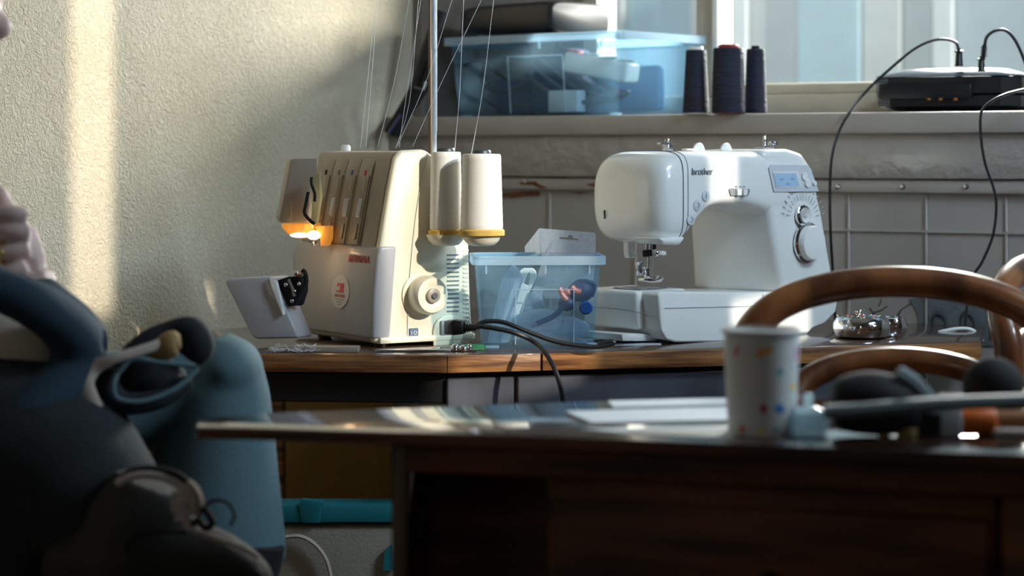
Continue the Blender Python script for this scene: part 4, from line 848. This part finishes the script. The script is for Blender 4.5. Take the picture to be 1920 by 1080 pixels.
# ------------------------------------------------------------ bentwood chairs
def bent_chair(name, label, loc, rz):
    t = thing(name, label, 'chair', loc, rz, None)
    def arc(w2, zt, zb_, n=14, dy=0):
        pts = []
        for i in range(n+1):
            a = math.pi*i/n; pts.append((w2*math.cos(a), dy-.05*math.sin(a), zb_+(zt-zb_)*math.sin(a)**.6))
        return pts
    T = lambda b, nm, m=M_bent, par=t: b.build(nm, m, par, world=False)
    # outer hoop runs on down as the rear legs
    out = [(.20, .06, 0), (.195, .03, .25), (.19, .0, .46), (.187, -.01, .60)]+[p for p in arc(.19, .885, .76)]+[(-.187, -.01, .60), (-.19, 0, .46), (-.195, .03, .25), (-.20, .06, 0)]
    b = B(); b.tube([(x_, -y_, z_) for x_, y_, z_ in out], .0195, 12, 3); T(b, 'outer_hoop')
    inn = [(.125, -.02, .46), (.128, -.01, .56)]+arc(.132, .790, .71)+[(-.128, -.01, .56), (-.125, -.02, .46)]
    b = B(); b.tube([(x_, -y_, z_) for x_, y_, z_ in inn], .0155, 12, 3); T(b, 'inner_hoop')
    b = B(); b.tube([(.20*math.cos(2*math.pi*i/24), -.19+.20*math.sin(2*math.pi*i/24), .455) for i in range(24)], .018, 10, 1, loop=True); T(b, 'seat_ring')
    b = B(); b.lathe([(.19, .0), (.19, .006), (.1, .010), (0, .008)], (0, -.19, .456), seg=36); T(b, 'seat', M_bent)
    for s_ in (-1, 1):
        b = B(); b.tube([(s_*.17, -.36, 0, .012), (s_*.155, -.335, .25, .015), (s_*.14, -.31, .45, .017)], seg=10, n=4); T(b, 'leg')
    b = B(); b.tube([(.15*math.cos(2*math.pi*i/24), -.19+.15*math.sin(2*math.pi*i/24), .26) for i in range(24)], .009, 8, 1, loop=True); T(b, 'stretcher_ring')
    return t
cc = P(1690, 800, 2.62)
ch1 = bent_chair('bentwood_chair', 'brown bentwood chair with two arched back hoops, behind the desk cup', (cc.x, 2.62, 0), R(-3))
ch1.scale = (1, 1, 1)
c3 = P(2030, 700, 3.04)
ch2 = dup(ch1, label='brown bentwood chair cut off by the frame edge, tilted posts behind the first chair', loc=(c3.x-.01, 3.05, 0), rotz=R(50))

# ------------------------------------------------------------ front desk
DZ = .765
def dz(px, py): return onz(px, py, DZ)
dtop = [dz(366, 797), dz(372, 786), dz(480, 775), dz(820, 763), dz(1100, 752), dz(1960, 744), dz(2100, 744), dz(2100, 862), dz(1960, 855), dz(1060, 820), dz(480, 802), dz(372, 800)]
desk = thing('writing_desk', 'dark brown polished desk in the foreground, carrying the paper cup', 'desk', (dtop[9].x, dtop[9].y, 0))
b = B(); b.prism([Vector((v.x, v.y, DZ-.013)) for v in dtop], (0, 0, .013)); b.bevel(.002, 2); b.build('desk_top', M_desktop, desk)
b = B(); b.prism([Vector((v.x, v.y-.0005, DZ-.0115)) for v in (dtop[-1], dtop[9], dtop[8], dtop[7])]+[Vector((v.x, v.y+.008, DZ-.0115)) for v in (dtop[7], dtop[8], dtop[9], dtop[-1])], (0, 0, .0095)); b.build('edge_moulding', M_desk, desk)
f1 = onz(737, 826, DZ-.013)
def dfr(px, up=.018, z=0):                                        # point of the desk front line, set back
    t = (px-480)/(1060-480) if px < 1060 else 0
    a = dtop[10].lerp(dtop[9], t) if px < 1060 else dtop[9].lerp(dtop[8], (px-1060)/900)
    return Vector((a.x, a.y+up, z))
a1, a2, a3 = dfr(740), dfr(1060), dfr(2050)
b = B(); b.prism([Vector((v.x, v.y, DZ-.042)) for v in (a1, a2, a3, a3+Vector((0, .02, 0)), a2+Vector((0, .02, 0)), a1+Vector((0, .02, 0)))], (0, 0, .029)); b.bevel(.002, 1); b.build('apron_rail', M_desk, desk)
def post(x0, x1, nm, m, z1, d=.30, setb=0):
    p_, q_ = dfr(x0), dfr(x1); b = B(); b.prism([Vector((v.x, v.y+dd, 0)) for v, dd in ((p_, setb), (q_, setb), (q_, d), (p_, d))], (0, 0, z1)); b.bevel(.002, 1); return b.build(nm, m, desk)
post(737, 768, 'side_panel', M_desklite, DZ-.0135, .17)
post(1900, 2040, 'side_panel', M_desk, DZ-.043, .2)
ped = post(1030, 1890, 'drawer_pedestal', M_desk, DZ-.043, .2, .02)
for k, z_ in enumerate((.56, .40, .24)):
    p_, q_ = dfr(1045), dfr(1875); b = B(); b.prism([Vector((v.x, v.y+dd, z_)) for v, dd in ((p_, .012), (q_, .012), (q_, .022), (p_, .022))], (0, 0, .14)); b.bevel(.003, 1); dr = b.build('drawer_front', M_desk, desk)
    m1 = (p_+q_)/2; b = B(); b.ell(Vector((m1.x, m1.y+.004, z_+.07)), (.012, .010, .012)); b.build('drawer_knob', M_black, dr)
p_, q_ = dfr(768), dfr(1040); b = B(); b.prism([Vector((v.x, v.y+dd, .1)) for v, dd in ((p_, .15), (q_, .15), (q_, .165), (p_, .165))], (0, 0, DZ-.145)); b.build('back_panel', M_desk, desk)
# papers
for k, (q, lab) in enumerate((([(1090, 806), (1370, 800), (1385, 812), (1370, 822), (1180, 815)], 'white paper sheet on the desk, nearest of the sheets left of the cup'), ([(1060, 774), (1365, 766), (1400, 778), (1380, 790), (1110, 796)], 'pale blue paper sheet on the desk, middle of the sheets left of the cup'), ([(1140, 758), (1368, 752), (1380, 764), (1150, 770)], 'thin white booklet at the far edge of the desk behind the cup'))):
    z_ = DZ+.0006; b = B(); b.prism([Vector((onz(x_, y_, z_).x, onz(x_, y_, z_).y, z_)) for x_, y_ in q], (0, 0, (.0012, .002, .004)[k])); tag(b.build('paper_sheet' if k < 2 else 'booklet', M_paper), lab, 'paper' if k < 2 else 'booklet')
# cup
cy = onz(1428, 812, DZ); cup = thing('paper_cup', 'white paper cup with coloured confetti print standing on the dark desk', 'cup', (cy.x, cy.y, DZ+.0005))
k_ = F/cy.y; rb, rt, hh_ = 63/k_, 71/k_, 193/k_
b = B(); b.lathe([(rb*.95, .004), (rb*.96, 0), (rb, 0), (rt, hh_-.003), (rt+.0015, hh_-.003), (rt+.002, hh_), (rt-.001, hh_), (rb-.002, .006), (0, .006)], (0, 0, 0), seg=48, ends=(False, True)); b.build('cup_wall', M_cup, cup, world=False)
b = B(); b.lathe([(rt+.0002, hh_-.0035), (rt+.003, hh_-.002), (rt+.003, hh_+.001), (rt, hh_+.0015)], seg=48, ends=(False, False)); b.build('rolled_rim', M_cup, cup, world=False)
for px, py, w_, h_, a_, mi in ((1376, 655, 5, 15, -.4, 0), (1423, 655, 20, 8, .45, 1), (1437, 651, 6, 7, .3, 1), (1489, 660, 6, 17, 0, 2), (1455, 692, 9, 8, .3, 3), (1482, 722, 12, 7, -.6, 4), (1424, 760, 8, 12, 0, 6), (1455, 760, 14, 11, -.4, 5), (1386, 800, 7, 10, .1, 0), (1418, 803, 6, 9, .2, 4), (1448, 799, 8, 6, .2, 3)):
    zz_ = (812-py)/k_; rr_ = rb+(rt-rb)*zz_/hh_+.0002
    w_, h_ = w_*1.35, h_*1.3
    an = math.asin(max(-.97, min(.97, (px-1428)/k_/rr_))); b = B(); n_ = 6; rings = []
    cs, sn = math.cos(a_), math.sin(a_); w2, h2 = w_/k_/2, h_/k_/2
    def onr(u, v_, dr_):
        uu, vv = u*cs-v_*sn, u*sn+v_*cs; th = an+uu/rr_; r2 = rb+(rt-rb)*(zz_+vv)/hh_+dr_; return Vector((r2*math.sin(th), -r2*math.cos(th), zz_+vv))
    rings = [[onr(w2*1.2*math.cos(2*math.pi*j/10), h2*1.2*math.sin(2*math.pi*j/10), d_) for j in range(10)] for d_ in (-.0002, .0004)]
    b.ring_faces(rings); b.build('confetti_mark', M_conf[mi], cup, world=False)
# small glass jar with knob stopper
jc = onz(1515, 816, DZ); jar = thing('glass_jar', 'small ribbed glass jar with round stopper just right of the paper cup', 'jar', (jc.x, jc.y, DZ+.0005)); kj = F/jc.y
GL = film('jar_glass', (.88, .95, .98, 1), rgb(216, 234, 242), .7, .1)
b = B(); seg_ = 48
rings = [[Vector(((r_+.0008*(j % 2))*math.cos(2*math.pi*j/seg_), (r_+.0008*(j % 2))*math.sin(2*math.pi*j/seg_), z_)) for j in range(seg_)] for r_, z_ in ((28/kj, 0), (36/kj, .004), (38/kj, .012), (36/kj, .020), (33/kj, .022), (31/kj, .019), (32/kj, .006), (.0005, .004))]
b.ring_faces(rings); b.build('jar_body', GL, jar, world=False)
b = B(); b.lathe([(30/kj, .021), (31/kj, .024), (20/kj, .027), (6/kj, .028), (10/kj, .034), (8/kj, .040), (.0, .041)], seg=32); b.build('stopper', GL, jar, world=False)
# headphones: two padded cups joined by a flat band
hp = thing('headphones', 'black padded headphones lying on the desk right of the glass jar', 'headphones', tuple(Vector((onz(1640, 800, DZ).x, onz(1640, 800, DZ).y, DZ))))
Yh = 2.13
b = B(); b.sell([(-.042, -.01, .01, .02, .03, 2.3), (-.036, -.024, .024, .002, .05, 2.3), (0, -.032, .032, -.004, .058, 2.3), (.036, -.024, .024, .0, .046, 2.3), (.046, -.01, .01, .01, .02, 2.3)], 28, 5); v = P(1640, 792, Yh); v.z = DZ+.006; b.bm.transform(Matrix.Translation(v)); b.build('ear_pad', M_blackm, hp)
b = B(); v = P(1862, 726, 2.18); b.ell(v, (.031, .022, .030)); b.tube([tuple(v+Vector((0, 0, -.02))), tuple(v+Vector((.004, 0, -.05)))], .018, 12, 1); b.build('ear_pad', M_blackm, hp)
wt('headband', [(1545, 772), (1620, 768), (1700, 761), (1780, 756), (1860, 753), (1960, 750)], 2.06, .0085, mat('grey_band', rgb(96, 108, 112), .6), hp, flat=.8)
wt('band_slider', [(1680, 700), (1710, 718), (1735, 745), (1752, 765)], 2.12, .010, mat('grey_band', rgb(96, 108, 112), .6), hp, flat=.9)
# other small desk things
def disk(nm, lab, ct, px, py, r, h, m):
    c = onz(px, py, DZ); b = B(); b.lathe([(r*.9, 0), (r, h*.3), (r, h*.8), (r*.8, h)], (c.x, c.y, DZ+.0005), seg=28); return tag(b.build(nm, m), lab, ct)
disk('metal_lid', 'flat shiny round tin on the desk right of the glass jar', 'lid', 1585, 798, .021, .010, M_steel)  # first disk is a round metal lid lying flat
disk('cork_bead', 'small tan bead near the desk edge, left one of two', 'bead', 1657, 822, .0062, .011, M_tan)
disk('cork_button', 'wider tan bead near the desk edge, right one of two', 'bead', 1700, 822, .0105, .011, M_tan)
c = onz(1755, 822, DZ); tb = thing('tape_roll', 'white tape dispenser with dark centre near the desk edge', 'tape', (c.x, c.y, DZ+.0005))
b = B(); b.box((0, .012, .017), (.052, .024, .034)); b.bevel(.004, 2); b.build('housing', mat('grey_white_plastic', rgb(186, 190, 192), .5), tb, world=False)
b = B(); b.box((-.008, -.0005, .013), (.026, .003, .022)); b.bevel(.001, 1); b.build('dark_window', M_blackm, tb, world=False)
c = onz(1828, 820, DZ); b = B(); b.lathe([(.012, -.026), (.014, -.023), (.014, .016), (.013, .020), (.010, .022)], (c.x, c.y+.01, DZ+.0145), (1, 0, 0), 28); os_ = tag(b.build('orange_canister', M_orange), 'orange plastic canister lying on the desk near its edge', 'canister')
c = onz(1905, 818, DZ); sk_ = thing('wooden_spool', 'brown wooden spool at the right edge of the desk', 'spool', (c.x, c.y, DZ+.0145))
b = B(); b.lathe([(.014, -.022), (.014, -.018), (.010, -.017), (.010, .017), (.014, .018), (.014, .022)], (0, .01, 0), (1, 0, 0), 28); b.build('spool_core', mat('spool_wood', rgb(150, 96, 50), .5), sk_, world=False)
b = B(); b.box((.0, -.01, -.010), (.05, .016, .008)); b.bevel(.002, 1); tg = b.build('label_tag', M_lining, sk_, world=False)
c = onz(1915, 790, DZ); b = B(); b.box((c.x, c.y, DZ+.016), (.05, .03, .032)); b.bevel(.003, 2); tag(b.build('cardboard_box', mat('cardboard', rgb(176, 140, 100), .7)), 'small cardboard box behind the wooden spool on the desk', 'box')
c = onz(1800, 790, DZ); b = B(); b.box((c.x, c.y, DZ+.014), (.045, .03, .028)); b.bevel(.004, 2); tag(b.build('black_camera_case', M_blackm), 'small black case behind the orange canister on the desk', 'case')

# ------------------------------------------------------------ canvas bag with teal band under the table
YB = 3.22
bg_ = thing('canvas_bag', 'grey canvas bag with teal band standing on the floor behind the knee', 'bag', (P(640, 960, YB).x, YB+.1, 0))
def zY(py, Y): return ZC-(py-HY)*Y/F
xa, xb = P(470, 0, YB).x, P(775, 0, YB).x
b = B(); b.box(((xa+xb)/2, YB+.035, zY(984, YB)/2), (xb-xa, .06, zY(984, YB))); b.bevel(.015, 3); b.build('bag_body', M_canvas, bg_)
b = B(); b.prism([Vector((xa-.002, YB-.001, zY(980, YB))), Vector((xb+.002, YB-.001, zY(980, YB))), Vector((xb+.002, YB+.066, zY(980, YB))), Vector((xa-.002, YB+.066, zY(980, YB)))], (0, 0, zY(947, YB)-zY(980, YB))); b.bevel(.003, 2); bd = b.build('teal_band', M_teal, bg_)
b = B(); b.prism([P(x_, y_, YB-.004) for x_, y_ in ((562, 940), (568, 934), (606, 938), (607, 946), (602, 948), (600, 981), (566, 981), (560, 950))], (0, .006, 0)); b.bevel(.002, 2); b.build('loop_tab', M_teal, bd)
wt('bag_handle', [(520, 1010), (560, 1005), (590, 1020), (612, 1050), (622, 1090)], YB-.01, .006, M_lining, bg_, flat=.5)
b = B(); b.prism([P(x_, y_, YB-.004) for x_, y_ in ((735, 1020), (722, 1032), (718, 1070), (740, 1070))], (0, .006, 0)); b.build('teal_corner', M_teal, bg_)

# ------------------------------------------------------------ seated person
PY = 2.60
per = thing('person', 'seated person in navy jacket and blue grey trousers, hand raised with ring', 'person', tuple(Vector((P(-60, 0, PY).x, PY, 0))))
def pp(px, py, r, dY=0): v = P(px, py, PY+dY); return (v.x, v.y, v.z, r)
def pell(b, px, py, rad, dY=0): b.ell(P(px, py, PY+dY), rad, seg=28, rings=18)
def remesh(b, nm, m, vox, it=4, par=per):
    o = b.build(nm, m, None); md = o.modifiers.new('r', 'REMESH'); md.mode = 'VOXEL'; md.voxel_size = vox; md.use_smooth_shade = True
    s_ = o.modifiers.new('s', 'SMOOTH'); s_.factor = .5; s_.iterations = it
    me = bpy.data.meshes.new_from_object(o.evaluated_get(bpy.context.evaluated_depsgraph_get())); bpy.data.objects.remove(o)
    me.transform(pmat(par).inverted()); me.shade_smooth(); me.materials.clear(); me.materials.append(m)
    o = bpy.data.objects.new(nm, me); COL.objects.link(o); o.parent = par; return o
# body: head facing right, neck, trunk, raised arm and hand with five fingers, legs
b = B(); pell(b, -150, -10, (.098, .076, .118)); pell(b, -118, 60, (.070, .056, .070)); pell(b, -70, 75, (.035, .035, .038))
b.tube([pp(-12, 5, .006), pp(-2, 35, .010), pp(4, 50, .013), pp(-6, 58, .012)], n=4); pell(b, -28, 82, (.017, .024, .008)); pell(b, -34, 97, (.015, .022, .008)); pell(b, -40, 125, (.026, .026, .020)); pell(b, -18, -15, (.018, .045, .010))
pell(b, -165, 30, (.020, .010, .032), -.075)
b.tube([pp(-175, 110, .056), pp(-210, 260, .060), pp(-250, 340, .08)], n=4)
b.tube([pp(-270, 350, .09), pp(-260, 480, .10), pp(-200, 640, .09), pp(-210, 860, .10)], n=4)
b.tube([pp(-280, 425, .05, -.16), pp(-150, 485, .034, -.19), pp(-20, 538, .021, -.2), pp(60, 572, .021, -.19), pp(145, 650, .024, -.12)], n=4)
b.tube([pp(145, 650, .026, -.12), pp(118, 612, .027, -.08), pp(78, 565, .026, -.05), pp(62, 520, .026, -.04)], n=4)
b.tube([pp(56, 545, .024, -.04), pp(46, 505, .027, -.04), pp(34, 465, .029, -.04), pp(28, 425, .024, -.04)], n=4, flat=.55, up=(0, 1, 0))
b.tube([pp(-220, 380, .055, .17), pp(-240, 560, .048, .18), pp(-230, 720, .04, .12)], n=4)
b.tube([pp(-200, 870, .08, .05), pp(60, 800, .06, .08), pp(400, 720, .05, .1)], n=4); b.tube([pp(400, 720, .05, .1), pp(400, 1050, .05, .1), pp(410, 1500, .04, .1)], n=4)
b.tube([pp(-200, 880, .08, -.06), pp(-20, 840, .06, -.10), pp(120, 890, .05, -.13), pp(240, 1010, .045, -.16)], n=4)
for k, (q, r_) in enumerate((([(50, 408), (20, 400), (-10, 402), (-32, 415)], .0098), ([(56, 436), (26, 434), (-4, 436), (-28, 446)], .0100), ([(55, 466), (26, 472), (2, 474), (-20, 480)], .0094), ([(48, 498), (24, 506), (2, 510), (-12, 514)], .0084))):
    n_ = len(q); b.tube([pp(x_, y_, r_*(1.12-.10*i), -.058-.008*math.sin(i*1.0)) for i, (x_, y_) in enumerate(q)]+[pp(q[-1][0]-5, q[-1][1]+2, r_*.35, -.058)], n=4, seg=14)
b.tube([pp(30, 420, .014, -.02), pp(8, 385, .012, -.02), pp(-2, 362, .0105, -.02), pp(-6, 350, .006, -.02)], n=4, seg=14)
body_ = remesh(b, 'body', M_skin, .0032, 3)
v = P(4, 474, PY-.066); b = B(); b.tube([tuple(v+Vector((0, .012*math.cos(a), .0125*math.sin(a)))) for a in [2*math.pi*i/16 for i in range(16)]], .0012, 6, 1, loop=True); b.ell(v+Vector((.002, -.013, .0)), (.003, .002, .004)); b.build('ring', mat('gold', rgb(220, 196, 120), .2, 1), per)
for dy in (-.055,):
    b = B(); b.ell(P(-22, 8, PY-.035), (.010, .011, .010)); b.build('eye', M_white, per)
b = B(); pell(b, -162, -40, (.104, .084, .108)); b.build('hair', M_hair, per)
# clothing
b = B(); b.tube([pp(-300, 380, .11), pp(-280, 480, .12, -.02), pp(-180, 600, .115, -.04), pp(-70, 675, .10, -.06), pp(-140, 800, .13, -.05)], n=5, seg=24); pell(b, 20, 660, (.062, .05, .058), -.10); remesh(b, 'shirt', M_shirt, .008)
b = B(); b.tube([pp(-300, 410, .07, -.17), pp(-150, 480, .045, -.19), pp(-20, 536, .026, -.2), pp(55, 566, .027, -.19), pp(112, 602, .029, -.16), pp(154, 650, .032, -.13)], n=5, seg=24)
b.tube([pp(158, 655, .034, -.12), pp(128, 615, .034, -.09), pp(88, 575, .030, -.06), pp(66, 552, .029, -.045)], n=5, seg=20)
b.tube([pp(160, 655, .033, -.12), pp(132, 705, .030, -.14), pp(70, 762, .036, -.16), pp(-10, 825, .055, -.16), pp(-100, 880, .08, -.14)], n=5, seg=20)
remesh(b, 'jacket', M_jacket, .006, 6)
b = B(); b.tube([pp(-180, 860, .12, .04), pp(40, 800, .09, .05), pp(250, 745, .060, .08), pp(372, 718, .060, .10)], n=5, seg=24)
b.tube([pp(380, 712, .068, .10), pp(402, 730, .066, .10), pp(405, 800, .072, .10), pp(400, 900, .082, .10), pp(395, 1000, .092, .10), pp(394, 1052, .094, .10)], n=5, seg=28); pell(b, 425, 690, (.045, .06, .040), .09)
tr_ = remesh(b, 'trousers', M_jeans, .007, 5)
b = B(); b.tube([pp(440, 1010, .062, .06), pp(430, 1060, .062, .06)], n=1, seg=24, flat=.8); b.build('hem_opening_shade', M_blackm, per)  # black plug painted as the shade inside the hem opening
b = B(); b.tube([pp(-200, 880, .12, -.08), pp(-20, 830, .115, -.10), pp(90, 860, .10, -.12), pp(170, 940, .085, -.14), pp(220, 1000, .075, -.14)], n=5, seg=24); b.tube([pp(-220, 900, .13, -.06), pp(-80, 1010, .12, -.08), pp(100, 1080, .10, -.10)], n=4, seg=24); pell(b, 90, 770, (.075, .06, .07), -.06); remesh(b, 'crossed_trouser_leg', M_jshade, .007, 5)
stl = thing('stool', 'round wooden stool under the seated person', 'stool', (P(-180, 0, PY).x, PY+.03, 0))
b = B(); b.lathe([(.17, .43), (.18, .436), (.18, .452), (.17, .458)], (0, 0, 0), seg=32); b.build('seat', M_desk, stl, world=False)
for a in (45, 135, 225, 315):
    b = B(); b.tube([(.17*math.cos(R(a)), .17*math.sin(R(a)), 0, .013), (.12*math.cos(R(a)), .12*math.sin(R(a)), .432, .017)], n=1, seg=12); b.build('leg', M_desk, stl, world=False)
# turned cuffs lying in the lap
b = B(); b.tube([pp(235, 668, .010, -.10), pp(275, 640, .013, -.09), pp(320, 624, .015, -.08), pp(355, 622, .019, -.08), pp(368, 645, .022, -.08), pp(352, 670, .018, -.08)], n=5, seg=16); pell(b, 268, 712, (.052, .03, .030), -.08); b.tube([pp(215, 690, .010, -.13), pp(203, 725, .014, -.13), pp(230, 756, .014, -.13), pp(300, 748, .012, -.12), pp(355, 715, .010, -.1)], n=5, seg=16); remesh(b, 'jacket_cuff', mat('dark_cuff', rgb(14, 22, 32), .85, var=.2, scale=30), .004, 3)
b = B(); b.tube([pp(220, 700, .003, -.145), pp(212, 722, .0032, -.15), pp(222, 748, .003, -.15), pp(270, 752, .003, -.14), pp(330, 728, .003, -.125), pp(372, 690, .003, -.11)], n=5); b.tube([pp(222, 698, .003, -.145), pp(250, 672, .003, -.14), pp(300, 680, .003, -.13), pp(365, 686, .003, -.12)], n=5); b.build('cuff_hem', M_jeans, per)
b = B(); b.tube([pp(176, 776, .014, -.15), pp(164, 745, .012, -.155), pp(160, 715, .010, -.155), pp(176, 690, .009, -.15), pp(215, 672, .006, -.15), pp(262, 658, .006, -.14), pp(300, 645, .006, -.13)], n=5, seg=12, flat=.5, up=(0, 1, 0)); b.build('cuff_lining', M_lining, per)
b = B(); b.tube([pp(282, 670, .006, -.12), pp(305, 655, .014, -.12), pp(325, 642, .014, -.12), pp(338, 640, .008, -.12)], n=5, seg=14); b.build('inner_lining', M_tan, per)
# boot
bt = B(); bt.tube([pp(292, 905, .046, -.22), pp(280, 940, .052, -.22), pp(262, 990, .060, -.22), pp(258, 1040, .066, -.22), pp(270, 1085, .064, -.22)], n=5, seg=24)
bt.tube([pp(255, 1050, .062, -.22), pp(330, 1065, .058, -.22), pp(410, 1085, .050, -.22), pp(470, 1105, .036, -.22), pp(500, 1120, .018, -.22)], n=5, seg=24); pell(bt, 180, 1060, (.06, .045, .04), -.22)
boot = remesh(bt, 'boot', M_boot, .005, 4)
def bw(nm, pts, r, m, dY=-.288, n=5, seg=8, flat=1):
    b = B(); b.tube([pp(q[0], q[1], r if len(q) < 3 else q[2], dY) for q in pts], n=n, seg=seg, flat=flat); o = b.build(nm, m, per); bpy.context.view_layer.update(); o.parent = boot; o.matrix_parent_inverse = Matrix.Identity(4); return o
b = B()
pts = cat([(224, 904), (250, 892), (285, 890), (320, 900), (345, 918), (352, 940)], 6)
for i, (x_, y_) in enumerate(pts): b.ell(P(x_, y_, PY-.290), (.0055, .0045, .0050), seg=8, rings=6)
o = stuff(b.build('rope_trim', M_rope, boot))
bw('collar', [(218, 902), (250, 884), (290, 880), (335, 892), (368, 925), (378, 950)], .0045, M_blackm)
bw('tongue', [(348, 905, .007), (362, 925, .009), (368, 950, .009), (364, 965, .006)], .008, M_lining, -.292)
for q in ([(322, 930), (340, 926), (356, 940)], [(320, 944), (338, 944), (352, 958)], [(322, 958), (334, 956), (350, 972)], [(328, 972), (345, 974), (362, 986)]): bw('lace', q, .0042, M_rope, -.297)
bw('lace', [(392, 962), (386, 948), (405, 938), (428, 944), (440, 966), (432, 985)], .0018, M_blackm, -.304); bw('lace', [(360, 985), (372, 975), (385, 990), (398, 980), (388, 960), (375, 955)], .004, M_blackm, -.304)
bw('lace', [(345, 985), (380, 1000), (420, 1015), (460, 1030), (485, 1046)], .003, M_rope, -.286)
bw('stitched_seam', [(235, 1036), (245, 1010), (275, 998), (320, 996), (350, 1000)], .0022, M_blackm, -.292)

bpy.context.view_layer.update()
